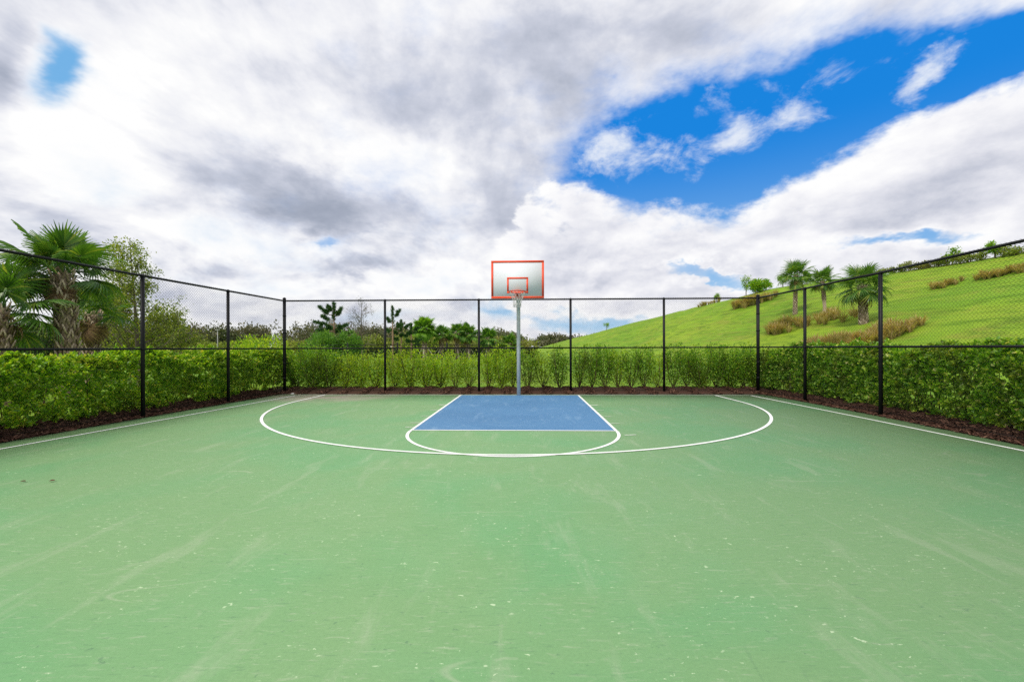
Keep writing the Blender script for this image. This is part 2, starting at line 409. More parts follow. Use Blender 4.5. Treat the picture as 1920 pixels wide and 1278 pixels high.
strip(ln, [cw(-(KW + .03), 5.52), cw(-(KW + .19), 5.52)], .04, z2); strip(ln, [cw(KW + .06, KL + .38), cw(KW + .26, KL + .34)], .045, z2)
tag(ln.build('lane_marks', M['worn']), kind='structure')
ln = MB()
a = np.linspace(0, np.pi, 140)
strip(ln, [cw(R3 + .01, .02)] + [cw((R3 + .10) * math.cos(q) - .085, RIM + R3 * math.sin(q)) for q in a] + [cw(-R3 - .17, .02)], .058, z3)
tag(ln.build('three_point_line', M['line']), kind='structure')
ln = MB()
strip(ln, [cw(-7.05, 0), cw(7.05, 0)], .05, z1)
tag(ln.build('baseline', M['worn']), kind='structure')
ln = MB()
strip(ln, [(-6.80, 13.55), (-7.2, 9.7), (-7.60, 6.2), (-7.85, 3.0), (-8.0, -2)], .055, z1 + .002)
strip(ln, [(7.29, 13.2), (7.27, 8.75), (7.22, 6.1), (7.2, 3), (7.2, -2)], .055, z1 + .002)
tag(ln.build('sidelines', M['line']), kind='structure')

# ------------------------------------------------------------------ mulch beds
rng = np.random.default_rng(5)
def bed(inner, outer_off, name):
    """a raised ribbon outside the fence line"""
    inner = np.asarray(inner, float); seg = []
    for a_, b_ in zip(inner[:-1], inner[1:]): seg += [a_ + (b_ - a_) * q for q in np.linspace(0, 1, 26)[:-1]]
    seg.append(inner[-1]); P = np.array(seg); T = norm(np.gradient(P, axis=0)); N = np.c_[-T[:, 1], T[:, 0]]
    ws = np.array([0, .12, .3, .55, .8, 1.0]); K = len(ws)
    wob = .05 * (vnoise(P[:, 0] * 2.1 + 9, P[:, 1] * 2.1, 2) - .5)
    V = []
    for k, w in enumerate(ws):
        q = P + N * (w * outer_off + (wob[:, None] if k == 0 else 0))
        z = [-.01, .05, .10, .12, .08, -.05][k] + (.05 * (vnoise(q[:, 0] * 4, q[:, 1] * 4, 11) - .5) if 0 < k < 5 else 0)
        V.append(np.c_[q, np.broadcast_to(z, len(q))])
    m = len(P); V = np.array(V).reshape(-1, 3); j = np.arange(m - 1)[None]; i = np.arange(K - 1)[:, None] * m
    Qd = np.stack([i + j, i + j + 1, i + m + j + 1, i + m + j], -1).reshape(-1, 4)
    return V, Qd, P, N
mb = MB(); chips = MB()
def scatter_chips(P, N, off, cnt, spill=.0):
    i = rng.integers(0, len(P), cnt); w = rng.random(cnt) ** 1.25 * (1 + spill) - spill * .4
    T = np.c_[N[i][:, 1], -N[i][:, 0]]
    q = P[i] + N[i] * (w * off)[:, None] + T * rng.normal(0, .08, cnt)[:, None]
    z = np.interp(w, [-.1, 0, .12, .3, .55, .8, 1], [.008, .012, .06, .11, .13, .09, .0]) + rng.random(cnt) * .02
    az = rng.random(cnt) * 6.283; tilt = rng.normal(0, .35, cnt)
    d = np.c_[np.cos(az) * np.cos(tilt), np.sin(az) * np.cos(tilt), np.sin(tilt)]
    s = norm(np.cross(d, norm(np.array([0, 0, 1.0]) + rng.normal(0, .4, (cnt, 3)))))
    L = rng.uniform(.02, .065, cnt)[:, None]; W = rng.uniform(.008, .02, cnt)[:, None]
    c = np.c_[q, z]; nrm = np.cross(s, d) * .004
    V = np.stack([c - d * L - s * W, c + d * L - s * W * .6, c + d * L * .9 + s * W, c - d * L * .9 + s * W * .8,
                  c - d * L - s * W + nrm, c + d * L - s * W * .6 + nrm, c + d * L * .9 + s * W + nrm, c - d * L * .9 + s * W * .8 + nrm], 1).reshape(-1, 3)
    k = np.arange(cnt)[:, None] * 8
    chips.add(V, np.vstack([k + f for f in ([4, 5, 6, 7], [0, 1, 5, 4], [1, 2, 6, 5], [2, 3, 7, 6], [3, 0, 4, 7])]))
bl_in = [(-8.3, 1.9)] + [(x + .02, y) for x, y in LFENCE[:0:-1]] + [tuple(edge_back_l)]
for inner, off, cnt in ((np.array(bl_in), 1.5, 11000), (np.array([edge_back_l + (-.6, .02), edge_back_r + (.6, -.02)]), 1.9, 9000),
                        (np.array([tuple(edge_back_r)] + [(x - .02, y) for x, y in RFENCE[1:]]), 1.5, 12000)):
    V, Qd, P, N = bed(inner, off, '')
    mb.add(V, Qd); scatter_chips(P, N, off, cnt, .06)
tag(mb.build('mulch_bed', M['mulch'], smooth=True), kind='structure')
tag(chips.build('bark_mulch', M['chip']), 'dark brown bark mulch chips in the beds along the fences', 'mulch', kind='stuff')

# ------------------------------------------------------------------ chain link fences
FH = 3.05
def chain(P, Qp, off):
    """woven wire between two posts: one bent wire after another, each a thin three-sided rod"""
    P = np.array([*P, 0.0]); Qp = np.array([*Qp, 0.0]); L = np.linalg.norm(Qp - P); d = (Qp - P) / L
    nrm = np.array([-d[1], d[0], 0]) * off
    pitch = .0715; nw = int(L / pitch); st = .0362
    zs = np.arange(.06, FH + .075, st); m = len(zs)
    s = (np.arange(nw) + .5) * (L / nw)
    zig = np.where(np.arange(m) % 2 == 0, -1, 1) * (L / nw) * .5
    xs = s[:, None] + zig[None]
    C = P + nrm + xs[..., None] * d + zs[None, :, None] * np.array([0, 0, 1.0])
    C = C + (np.where(np.arange(m) % 2 == 0, -1, 1) * .003)[None, :, None] * np.array([-d[1], d[0], 0])
    r = WIRE
    ring = np.stack([r * (math.cos(q) * d + math.sin(q) * np.array([-d[1], d[0], 0])) for q in (0, 2.094, 4.189)])
    V = (C[:, :, None] + ring[None, None]).reshape(-1, 3)
    w = np.arange(nw)[:, None, None] * m * 3; i = np.arange(m - 1)[None, :, None] * 3; j = np.arange(3)[None, None]; jn = (j + 1) % 3
    Qd = np.stack(np.broadcast_arrays(w + i + j, w + i + jn, w + i + 3 + jn, w + i + 3 + j), -1).reshape(-1, 4)
    return MB().add(V, Qd)
WIRE = .0042
def fence(pts, label, off, corner):
    loc = (*pts[0], 0); root = thing('chain_link_fence', label, 'fence', (0, 0, 0))
    for k, (x, y) in enumerate(pts):
        if k == 0 and not corner[0] or k == len(pts) - 1 and not corner[1]: continue
        big = (k == 0 and corner[0]) or (k == len(pts) - 1 and corner[1])
        r = .050 if big else .038
        z = FH + (.06 if big else -.02)
        mb = MB(); tube(mb, [(x, y, -.1), (x, y, z)], r, 14); p = mb.build('post', M['black'], root, True)
        if big:
            c = MB(); tube(c, [(x, y, z), (x, y, z + .02), (x, y, z + .045), (x, y, z + .06)], [r + .006, r + .006, r * .7, .004], 14)
        else:
            c = MB(); tube(c, [(x, y, z - .005), (x, y, z + .02), (x, y, z + .05), (x, y, z + .062)], [r + .005, r + .005, r * .8, .006], 14)
        c.build('post_cap', M['black'], p, True)
        for zz in ((.5, 1.0, 1.475, 2.0, 2.55) if big else (1.475,)):
            b = MB(); tube(b, [(x, y, zz - .018), (x, y, zz + .018)], r + .006, 14); b.build('band', M['black'], p, True)
    for a_, b_ in zip(pts[:-1], pts[1:]):
        d = norm(np.array(b_) - np.array(a_))
        p0 = np.array(a_); p1 = np.array(b_)
        mb = MB(); tube(mb, [(*p0, FH), (*p1, FH)], .025, 10); mb.build('top_rail', M['black'], root, True)
        mb = MB(); tube(mb, [(*(p0 + d * .03), 1.475), (*(p1 - d * .03), 1.475)], .023, 10); mb.build('middle_rail', M['black'], root, True)
        chain(a_, b_, off).build('wire_mesh', M['wire'], root)
        w = MB(); q0 = p0 + np.array([-d[1], d[0]]) * off; q1 = p1 + np.array([-d[1], d[0]]) * off
        tube(w, [(*q0, .09), (*q1, .09)], .0035, 5); w.build('tension_wire', M['wire'], root)
    return root
fence(BFENCE, 'black chain link fence across the back of the court, behind the hoop pole', .045, (True, True))
fence(LFENCE, 'black chain link fence along the left sideline in front of the big palm', -.045, (False, False))
fence(RFENCE, 'black chain link fence along the right sideline below the grassy hill', .045, (False, False))

# ------------------------------------------------------------------ basketball hoop
hx_, hy_ = cw(-.02, .02)
hoop = thing('basketball_hoop', 'basketball hoop with grey pole, orange bordered backboard and white net', 'basketball hoop', (hx_, hy_, 0), -A)
# local frame: -y points into the court
mb = MB()
tube(mb, [(0, 0, -.2), (0, 0, 2.2), (0, 0, 2.52), (0, -.06, 2.74), (0, -.20, 2.93), (0, -.42, 3.04), (0, -.70, 3.08), (0, -.98, 3.08)], .059, 16)
mb.build('pole', M['galv'], hoop, True)
mb = MB(); box(mb, (-.16, -.985, 2.96), (.16, -.955, 3.20)); tube(mb, [(-.30, -.97, 3.62), (0, -.30, 3.03)], .02, 8); tube(mb, [(.30, -.97, 3.62), (0, -.30, 3.03)], .02, 8)
mb.build('brace', M['galv'], hoop)
BW, BH, BZ, BY = 1.52, 1.09, 2.895, -1.05     # board width, height, bottom, front face
mb = MB(); box(mb, (-BW / 2 + .004, BY, BZ + .004), (BW / 2 - .004, BY + .03, BZ + BH - .004))
# shallow stiffening flange behind the panel
for x0, x1, zz0, zz1 in ((-BW/2+.01, BW/2-.01, BZ+.01, BZ+.03), (-BW/2+.01, BW/2-.01, BZ+BH-.03, BZ+BH-.01)): box(mb, (x0, BY + .031, zz0), (x1, BY + .065, zz1))
board = mb.build('backboard', M['board'], hoop)
def frame_rect(x0, x1, za, zb, w, y0, y1):
    b = MB()
    box(b, (x0, y0, za), (x1, y1, za + w)); box(b, (x0, y0, zb - w), (x1, y1, zb))
    box(b, (x0, y0, za + w), (x0 + w, y1, zb - w)); box(b, (x1 - w, y0, za + w), (x1, y1, zb - w))
    return b
frame_rect(-BW / 2, BW / 2, BZ, BZ + BH, .060, BY - .005, BY + .04).build('border', M['red'], board)
frame_rect(-.305, .305, BZ + .15, BZ + .61, .05, BY - .004, BY - .0005).build('target_square', M['red'], board)
RZ = 3.05; rc = np.array([0, BY - .155 - .229, RZ])
mb = MB()
a = np.linspace(0, 2 * np.pi, 41)
tube(mb, [rc + (.229 * math.cos(q), .229 * math.sin(q), 0) for q in a], .0095, 8, False)
tube(mb, [rc + (.222 * math.cos(q), .222 * math.sin(q), -.016) for q in a], .006, 6, False)
rim = mb.build('rim', M['red'], hoop, True)
mb = MB()
box(mb, (-.075, BY - .016, RZ - .13), (.075, BY - .006, RZ + .02))
for s in (-1, 1):
    V = np.array([[s*.075, BY-.016, RZ], [s*.05, BY-.16, RZ], [s*.03, BY-.016, RZ-.125], [s*.068, BY-.016, RZ], [s*.043, BY-.16, RZ], [s*.023, BY-.016, RZ-.125]])
    mb.add(V, [[0,1,2],[3,5,4]], [[0,3,4,1],[1,4,5,2],[2,5,3,0]])
box(mb, (-.075, BY - .165, RZ - .004), (.075, BY - .017, RZ + .004))
for s in (-1, 1):
    tube(mb, [(s * .05, BY - .02, RZ - .12), (s * .10, BY - .19, RZ - .012)], .008, 6)
mb.build('bracket', M['red'], rim)
mb = MB(); n_ = 12
lev = [(0, .226), (-.09, .195), (-.18, .150), (-.27, .118), (-.35, .104), (-.42, .108)]
for k in range(n_):
    for sgn in (1, -1):
        P = []
        for i, (dz, rr) in enumerate(lev):
            q = 2 * np.pi * (k + sgn * (i % 2) * .5) / n_
            P.append(rc + (rr * math.cos(q), rr * math.sin(q), dz - .012))
        tube(mb, P, .0040, 5)
for dz, rr in lev[2:3] + lev[4:]:
    tube(mb, [rc + (rr * math.cos(q), rr * math.sin(q), dz - .012) for q in np.linspace(0, 2 * np.pi, 25)], .0045, 5, False)
mb.build('net', M['net'], rim, True)

# ------------------------------------------------------------------ hedges along both sides
def hedge(line, off, depth, height, cnt, name, label, mat, seed, leaf=.076):
    g = np.random.default_rng(seed)
    line = np.asarray(line, float)
    seglen = np.r_[0, np.cumsum(np.linalg.norm(np.diff(line, axis=0), axis=1))]; L = seglen[-1]
    def at(s): return np.c_[np.interp(s, seglen, line[:, 0]), np.interp(s, seglen, line[:, 1])]
    T = norm(line[-1] - line[0]); N = np.array([-T[1], T[0]]) * (1 if off > 0 else -1); off = abs(off)
    root = thing(name, label, 'hedge', (*(at(np.array([L / 2]))[0] + N * (off + depth / 2)), 0))
    base = np.array(root.location)
    # each point belongs to one of the plants in the row, so the outline swells and dips plant by plant
    per = 11; nsh = cnt // per; cnt = nsh
    s = g.random(cnt) * L
    ph = s / .78; bulge = np.abs(np.sin(ph * np.pi + 2.0 * vnoise(s * .5, s * 0 + 3, seed))) ** .6
    top = height * (.83 + .22 * vnoise(s * 1.9, s * 0 + 1, seed + 1) + .05 * bulge)
    u = g.random(cnt); h = np.where(u < .75, g.random(cnt) ** 1.05, 1 - g.random(cnt) ** 2 * .3) * top
    belly = .5 * depth * (.70 + .34 * vnoise(s * 1.5, h * 2.2, seed + 2) + .14 * bulge) * (1 - .5 * np.clip((h / top - .8) / .2, 0, 1) ** 2) * (.86 + .14 * np.clip(h / .35, 0, 1))
    side = np.where(g.random(cnt) < .66, -1, 1)
    rr = np.where(g.random(cnt) < .7, 1 - .28 * g.random(cnt) ** 1.3, g.random(cnt))
    w = side * rr * belly
    # ragged low skirt with thin spots
    keep = ~((h < .26) & (vnoise(s * 2.0, h * 3, seed + 5) < .36)) & ~((vnoise(s * 1.9 + 7, h * 2.6, seed + 6) < .17) & (g.random(cnt) < .7))
    s, h, w, top, belly = s[keep], h[keep], w[keep], top[keep], belly[keep]
    c = at(s) + N * (off + depth / 2 + w)[:, None]
    P = np.c_[c, h + .04 + .03 * g.normal(size=len(h))]
    out = np.sign(w)[:, None] * N * np.abs(w / belly)[:, None]
    D = norm(np.c_[out * 1.0, .45 + .9 * (h / top) ** 3] + g.normal(0, .45, (len(s), 3)))
    tt = g.random((len(P), per, 1)); ln_ = g.uniform(.07, .17, (len(P), 1, 1))
    P = (P[:, None] + D[:, None] * (tt - .6) * ln_).reshape(-1, 3); s = np.zeros(len(P))
    D = (D[:, None] * (.15 + .9 * tt) + g.normal(0, .55, (len(D), per, 3))).reshape(-1, 3); P[:, 2] = np.maximum(P[:, 2], .06)
    mb = MB(); leaves(mb, P - base, D, g.uniform(.7, 1.25, len(s)) * leaf, g.uniform(.5, .68, len(s)), g)
    mb.build('foliage', M[mat], root)
    st = MB(); ns = int(L * 9)
    for q in g.random(ns) * L:
        c0 = at(np.array([q]))[0] + N * (off + depth / 2 + g.normal(0, depth * .16)); lean = g.normal(0, .14, 2)
        hh = height * g.uniform(.5, .9)
        P = [(*(c0 + lean * f), hh * f - .02) for f in (0, .35, .7, 1)]
        tube(st, np.array(P) - base, [.011, .009, .006, .003], 5, False)
    st.build('stems', M['twig'], root, True)
    return root
hedge([(x, y) for x, y in LFENCE[::-1]] + [(-7.42, 15.4)], .32, 1.08, 1.37, 78000, 'hedge', 'bright green leafy hedge along the left fence, below the big palms', 'hedge', 21)
hedge([(x, y) for x, y in RFENCE[::-1]][:-1] + [(7.9, 14.6)], -.42, 1.15, 1.42, 88000, 'hedge', 'dense dark green hedge along the right fence, at the foot of the hill', 'hedge_r', 33)

# ------------------------------------------------------------------ shrubs in a row behind the back fence
def shrub_parts(seed, mat, h=1.35, rad=.42, cnt=1300, dense=False, leaf=.064):
    g = np.random.default_rng(seed); st = MB(); lf = MB(); ns = 10 if not dense else 12
    Ps = []; Ds = []
    for k in range(ns):
        az = 2 * np.pi * k / ns + g.normal(0, .3); rr = rad * g.uniform(.35, 1.0); hh = h * g.uniform(.72, 1.04)
        q = np.array([0, .3, .6, .85, 1.0])
        P = np.c_[rr * q ** .55 * math.cos(az), rr * q ** .55 * math.sin(az), hh * q] + np.r_[np.zeros((1, 3)), g.normal(0, .02, (4, 3))]
        tube(st, P, [.011, .009, .007, .005, .003], 5, False)
        m = cnt // ns; t = (g.random(m) ** (.95 if dense else .72)) * (.95 if dense else .91) + (.05 if dense else .09)
        C = np.stack([np.interp(t, q, P[:, i]) for i in range(3)], 1)
        sp = (.125 if dense else .10) * (1.1 - .45 * t)
        o = g.normal(0, 1, (m, 3)) * sp[:, None]
        Ps.append(C + o); Ds.append(norm(o) + np.c_[.4 * math.cos(az) + 0 * t, .4 * math.sin(az) + 0 * t, .5 + .4 * t] + g.normal(0, .35, (m, 3)))
        for _ in range(5):
            tt = g.uniform(.25, .95); c = np.array([np.interp(tt, q, P[:, i]) for i in range(3)])
            dd = norm(np.array([math.cos(az), math.sin(az), .9]) + g.normal(0, .6, 3)) * g.uniform(.1, .2)
            tube(st, [c, c + dd], [.004, .002], 4, False)
    P = np.vstack(Ps); D = np.vstack(Ds); P[:, 2] = np.maximum(P[:, 2], .05)
    leaves(lf, P, D, g.uniform(.7, 1.25, len(P)) * leaf, g.uniform(.42, .6, len(P)), g, 1.0)
    return lf.mesh('foliage', M[mat]), st.mesh('stems', M['twig'], True)
protos = {'dark': [shrub_parts(101 + k, 'shrub_dark', 1.36, .52, 3000, True) for k in range(3)],
          'mid': [shrub_parts(121 + k, 'shrub', 1.36, .47, 1900, True) for k in range(3)],
          'open': [shrub_parts(141 + k, 'shrub', 1.40, .36, 1200) for k in range(4)],
          'deep': [shrub_parts(161 + k, 'shrub_dark', 1.42, .38, 1500) for k in range(3)]}
# x in photo pixels at the row's depth, relative height, kind
rows = [
 ('in the bay beside the left corner post', [(556, 1.06, 'dark'), (588, 1.02, 'dark'), (617, 1.04, 'dark'), (648, .90, 'mid'), (676, .82, 'mid'), (706, .95, 'mid')]),
 ('in the second bay from the left', [(741, 1.0, 'mid'), (768, .98, 'mid'), (798, .86, 'mid'), (826, .98, 'mid'), (854, .90, 'open'), (880, .86, 'open')]),
 ('in the bay behind the hoop pole', [(916, .94, 'open'), (941, 1.02, 'mid'), (962, .98, 'open'), (990, .97, 'deep'), (1018, .92, 'open'), (1048, 1.0, 'deep')]),
 ('in the bay right of the hoop', [(1086, 1.02, 'deep'), (1110, .98, 'deep'), (1134, 1.03, 'deep'), (1158, 1.0, 'open'), (1183, .98, 'deep'), (1208, 1.02, 'deep'), (1233, .86, 'open')]),
 ('in the bay beside the right corner post', [(1262, 1.03, 'deep'), (1288, 1.06, 'deep'), (1314, 1.03, 'dark'), (1342, 1.0, 'deep'), (1368, 1.03, 'dark'), (1394, 1.05, 'deep'), (1416, 1.0, 'dark')])]
words = ['first', 'second', 'third', 'fourth', 'fifth', 'sixth', 'seventh', 'eighth']
look = {'dark': 'dense dark green shrub', 'mid': 'bushy bright green shrub', 'open': 'thin light green shrub', 'deep': 'upright dark green shrub'}
rr_ = random.Random(9)
for where, items in rows:
    for k, (px, hs, kd) in enumerate(items):
        Y = 15.05 + rr_.uniform(-.18, .18) - (px - 960) / F * .4
        s = thing('shrub', '%s, %s from left %s' % (look[kd], words[k], where), 'shrub', ((px - 960) / F * Y, Y, .06), rr_.uniform(0, 6.28), 'shrubs along the back fence')
        s.scale = (rr_.uniform(.92, 1.1),) * 2 + (hs,)
        lf, stm = rr_.choice(protos[kd])
        for nm, me in (('foliage', lf), ('stems', stm)):
            o = bpy.data.objects.new(nm, me); col.objects.link(o); o.parent = s

# ------------------------------------------------------------------ palms
def fan_leaf(g, pet, L, nseg, droop, w=.036):
    """one fan frond along +x: stalk, then narrow segments spreading from its end"""
    mb = MB()
    tube(mb, [(0, 0, 0), (pet * .5, 0, pet * .05), (pet, 0, 0)], [.022, .014, .011], 5, False)
    ang = np.linspace(-2.35, 2.35, nseg)
    rib = .28 * L
    V = []
    for a_ in ang:
        ll = L * (1 - .22 * abs(a_) / 2.35) * g.uniform(.9, 1.06)
        root = np.array([pet + rib * max(0, math.cos(a_)) * .5, 0, 0])
        d = np.array([math.cos(a_), math.sin(a_), .14])
        s = np.array([-math.sin(a_), math.cos(a_), 0])
        fold = .012 * (1 if (int(a_ * 100) % 2) else -1)
        for t_, ww in ((.04, .35), (.32, 1.25), (.58, 1.35), (.80, .55), (1.0, .05)):
            c = root + d * ll * t_ - np.array([0, 0, 1]) * droop * ll * t_ ** 2.4 - np.array([1, 0, 0]) * droop * .12 * ll * t_ ** 2.4
            V += [c + s * w * ww * .5 + (0, 0, fold), c - s * w * ww * .5 - (0, 0, fold)]
    V = np.array(V); k = np.arange(nseg)[:, None, None] * 10; i = np.arange(4)[None, :, None] * 2
    Qd = (k + i + np.array([0, 1, 3, 2])[None, None]).reshape(-1, 4)
    return mb.add(V, Qd)
def palm(name, label, loc, H, tr, crown, nl, seed, mats, group=None, nseg=34, lean=(0, 0), boots=True, dead=5, emin=-50, drp=.55, w=.046, bare=0.0, face=None):
    g = np.random.default_rng(seed)
    root = thing(name, label, 'palm tree', loc, 0, group)
    q = np.linspace(0, 1, 9); axis = np.c_[lean[0] * q ** 1.6, lean[1] * q ** 1.6, H * q - .15 * (q == 0)]
    tb = MB(); tube(tb, axis, tr * (1 - .15 * q + .25 * np.maximum(0, .12 - q) / .12), 12)
    if boots:       # old leaf bases criss-crossing up the trunk
        nb = int(H * (1 - bare) / .030)
        for k in range(nb):
            z = H * bare + .05 + (H * (1 - bare) + .05) * k / nb; az = k * 2.39996 + g.normal(0, .08)
            c = np.array([np.interp(z, axis[:, 2], axis[:, 0]), np.interp(z, axis[:, 2], axis[:, 1]), z])
            o = np.array([math.cos(az), math.sin(az), 0]); s = np.array([-o[1], o[0], 0])
            r0 = tr * .86; ln_ = tr * g.uniform(.8, 1.2); wd = tr * .40
            for sg in (-1, 1):   # each boot is split in two at its foot
                a0 = c + o * r0 + s * sg * wd * .9 - (0, 0, ln_ * .55); a1 = c + o * (r0 + tr * .42) + (0, 0, ln_ * .75)
                tq = s * wd * .26; th = o * tr * .14
                V = np.array([a0 - tq * 1.4, a0 + tq * 1.4, a0 + tq + th, a0 - tq + th, a1 - tq, a1 + tq, a1 + tq * .7 + th, a1 - tq * .7 + th])
                tb.add(V, [[0,3,2,1],[4,5,6,7],[0,1,5,4],[1,2,6,5],[2,3,7,6],[3,0,4,7]])
    tb.build('trunk', M[mats[0]], root)
    topc = axis[-1]
    def place(mb, e, az, sc_, fl):
        V = np.concatenate(fl.V) * sc_; Fq = fl.F
        roll = g.normal(0, .25); cr, sr = math.cos(roll), math.sin(roll)
        V = np.c_[V[:, 0], V[:, 1] * cr - V[:, 2] * sr, V[:, 1] * sr + V[:, 2] * cr]
        ce, se = math.cos(e), math.sin(e)
        V = np.c_[V[:, 0] * ce - V[:, 2] * se, V[:, 1], V[:, 0] * se + V[:, 2] * ce]
        ca, sa = math.cos(az), math.sin(az)
        V = np.c_[V[:, 0] * ca - V[:, 1] * sa, V[:, 0] * sa + V[:, 1] * ca, V[:, 2]]
        mb.add(V + topc + np.array([ca, sa, 0]) * tr * .5 + (0, 0, g.uniform(-.25, .1) * tr), *Fq)
    lib = [fan_leaf(g, .50 * crown, .56 * crown, nseg, drp * f, w) for f in (.5, .8, 1.0, 1.25)]
    cm = MB()
    for k in range(nl):
        f = (k + .5) / nl
        e = R(82 - (82 - emin) * f ** 1.0 + g.normal(0, 7)); az = k * 2.39996 + g.normal(0, .2)
        if face is not None and e < R(24) and math.cos(az - face) > .35: continue      # side that has lost its low fronds
        place(cm, e, az, g.uniform(.85, 1.08), lib[min(3, int(f * 4 * .999))])
    cm.build('crown', M[mats[1]], root)
    if dead:
        dm = MB()
        for k in range(dead): place(dm, R(g.uniform(-80, emin - 5)), g.uniform(0, 6.28), g.uniform(.6, .9), lib[3])
        dm.build('dry_fronds', M['deadfan'], root)
    return root
PB = ('boots', 'fan')
def gat(px, Y): return ((px - 960) / F * Y, Y, 0)
palm('palm_tree', 'big fan palm with woven looking trunk, tallest behind the left hedge', gat(131, 12.6), 3.68, .215, 1.38, 34, 1, PB, None, 40, (-.22, 0), True, 2, -38, .5, w=.038, face=-.75)
palm('palm_tree', 'fan palm at the left edge of the view with browning lower fronds', gat(12, 11.4), 2.55, .19, 1.45, 20, 2, PB, None, 34, (-.25, 0), True, 3, -45, .6, face=-.7)
palm('palm_tree', 'shaded fan palm close behind the big palm, its trunk nearly touching', gat(170, 14.6), 2.65, .18, 1.1, 10, 3, PB, None, 30, (.1, 0), True, 3, -30, .6)

# palms far beyond the back hedge, braced with stakes
FP = ('boots', 'fan_far')
far_palms = [
 (796, 56, 3.95, 1.65, 60, 'fan_bright', 'round bright green palm, biggest beyond the back hedge, with a dead frond', 11, -72),
 (828, 58, 3.15, 1.55, 18, 'fan_far', 'stubby palm with few upright fronds just right of the round bright palm', 12, -30),
 (857, 60, 3.55, 1.65, 20, 'fan_far', 'palm with a yellowing frond and two slanting stakes, third from the round palm', 13, -45),
 (878, 61, 3.4, 1.7, 24, 'fan_far', 'palm with brown hanging skirt left of the post beside the hoop', 14, -50),
 (914, 63, 2.85, 1.75, 30, 'fan_far', 'full crowned staked palm between the dark post and the hoop pole', 15, -60),
 (955, 66, 2.1, 1.7, 26, 'fan_far', 'short palm just left of the hoop pole, beyond the hedge', 16, -60)]
for px, Y, H, cr, nl, mt, lb, sd, em in far_palms:
    p = palm('palm_tree', lb, gat(px, Y), H, .24, cr, nl, sd, ('boots', mt), 'palms beyond the back hedge', 22, (0, 0), True, 5, em, .5, .115)
    g = np.random.default_rng(sd)
    for k in range(3):
        az = 2 * np.pi * k / 3 + g.uniform(0, 1); zt = 1.75
        mb = MB(); tube(mb, [(math.cos(az) * 1.5, math.sin(az) * 1.5, -.05), (math.cos(az) * .22, math.sin(az) * .22, zt)], .05, 6); mb.build('stake', M['stake'], p, True)

# palms on the hill
def on_hill(px, Y, dz=0.0):
    x = (px - 960) / F * Y; return (x, Y, float(hill_z(x, Y)) + dz)
hill_palms = [(1491, 54, 4.95, .20, 2.1, 34, 'tall fan palm on the hill, leftmost and highest of the three', 41, -40, .55, 0),
              (1547, 47, 3.75, .175, 1.65, 24, 'middle fan palm on the hill with thin bare lower trunk', 42, -48, .5, .45),
              (1619, 37, 3.3, .27, 2.15, 32, 'stout fan palm with criss-cross trunk, nearest one on the hill', 43, -52, .55, 0)]
for px, Y, H, tr, cr, nl, lb, sd, em, dr, bare in hill_palms:
    palm('palm_tree', lb, on_hill(px, Y, -.1), H, tr, cr, nl, sd, ('boots', 'fan'), 'palms on the hillside', 28, ((sd % 3 - 1) * .22, .1), True, 4, em, dr, .06, bare)

# ------------------------------------------------------------------ branching trees
def grow(g, st, tips, p, d, L, r, depth, nch, spread, trop):
    pts = [p]; dd = d
    for k in range(4):
        dd = norm(dd + g.normal(0, .13, 3) + np.array([0, 0, trop])); pts.append(pts[-1] + dd * L / 4)
    tube(st, pts, np.linspace(r, r * .55, 5), 6 if depth > 1 else 4, False)
    if depth == 0:
        tips.append(np.array(pts)); return
    if depth <= 1: tips.append(np.array(pts[2:]))
    for k in range(nch):
        i = 1 + (k % 4); az = g.uniform(0, 6.283); ref = norm(np.cross(dd, sph(g, 1)[0]))
        nd = norm(dd * math.cos(spread) + ref * math.sin(spread))
        grow(g, st, tips, pts[i], nd, L * g.uniform(.5, .72), r * .5, depth - 1, nch, spread * g.uniform(.85, 1.15), trop)
def tree(name, label, cat, loc, H, seed, mat, crownr, nleaf, leaf, barkm='bark', levels=11, sag=.0, start=.12, conic=1.0, scatter=.10, tr=.09, group=None):
    """central leader with whorled limbs that shorten upwards"""
    g = np.random.default_rng(seed); root = thing(name, label, cat, loc, 0, group)
    st = MB(); q = np.linspace(0, 1, 9); ax = np.c_[.12 * np.sin(q * 3 + seed), .1 * np.cos(q * 2.4 + seed) - .1, H * q - .1 * (q == 0)]
    tube(st, ax, tr * (1.02 - .93 * q), 8, False); tips = []
    for k in range(levels):
        f = start + (1 - start) * (k / levels) ** .9
        c = np.array([np.interp(f * H, ax[:, 2], ax[:, i]) for i in range(3)])
        for _ in range(3 if f < .8 else 2):
            az = g.uniform(0, 6.283); el = g.uniform(.15, .75)
            L = crownr * (1 - f * conic) ** .8 * g.uniform(.6, 1.15) + .12
            grow(g, st, tips, c, np.array([math.cos(az) * math.cos(el), math.sin(az) * math.cos(el), math.sin(el)]), L, tr * .32 * (1 - f) + .006, 2 if L > .5 else 1, 4, .75, .05 - sag)
    st.build('trunk', M[barkm], root, True)
    if nleaf:
        T = np.vstack([np.stack([np.interp(np.linspace(0, 3, 12), np.arange(len(t)), t[:, i]) for i in range(3)], 1) for t in tips])
        P = T[g.integers(0, len(T), nleaf)] + g.normal(0, scatter, (nleaf, 3))
        mb = MB(); leaves(mb, P, sph(g, nleaf) + (0, 0, -.2), g.uniform(.7, 1.3, nleaf) * leaf, .5, g, .5); mb.build('crown', M[mat], root)
    return root
tree('young_tree', 'airy young tree with sparse small leaves right of the big palm', 'tree', gat(255, 17.5), 5.9, 51, 'airy', 1.75, 9000, .085, 'bark', 13, .02, .10, .95, .12)
tree('young_tree', 'low spreading yellow green tree between the two posts of the left fence', 'tree', gat(330, 20), 2.9, 52, 'airy', 1.6, 6000, .10, 'bark', 7, .02, .12, .8, .14, .07)
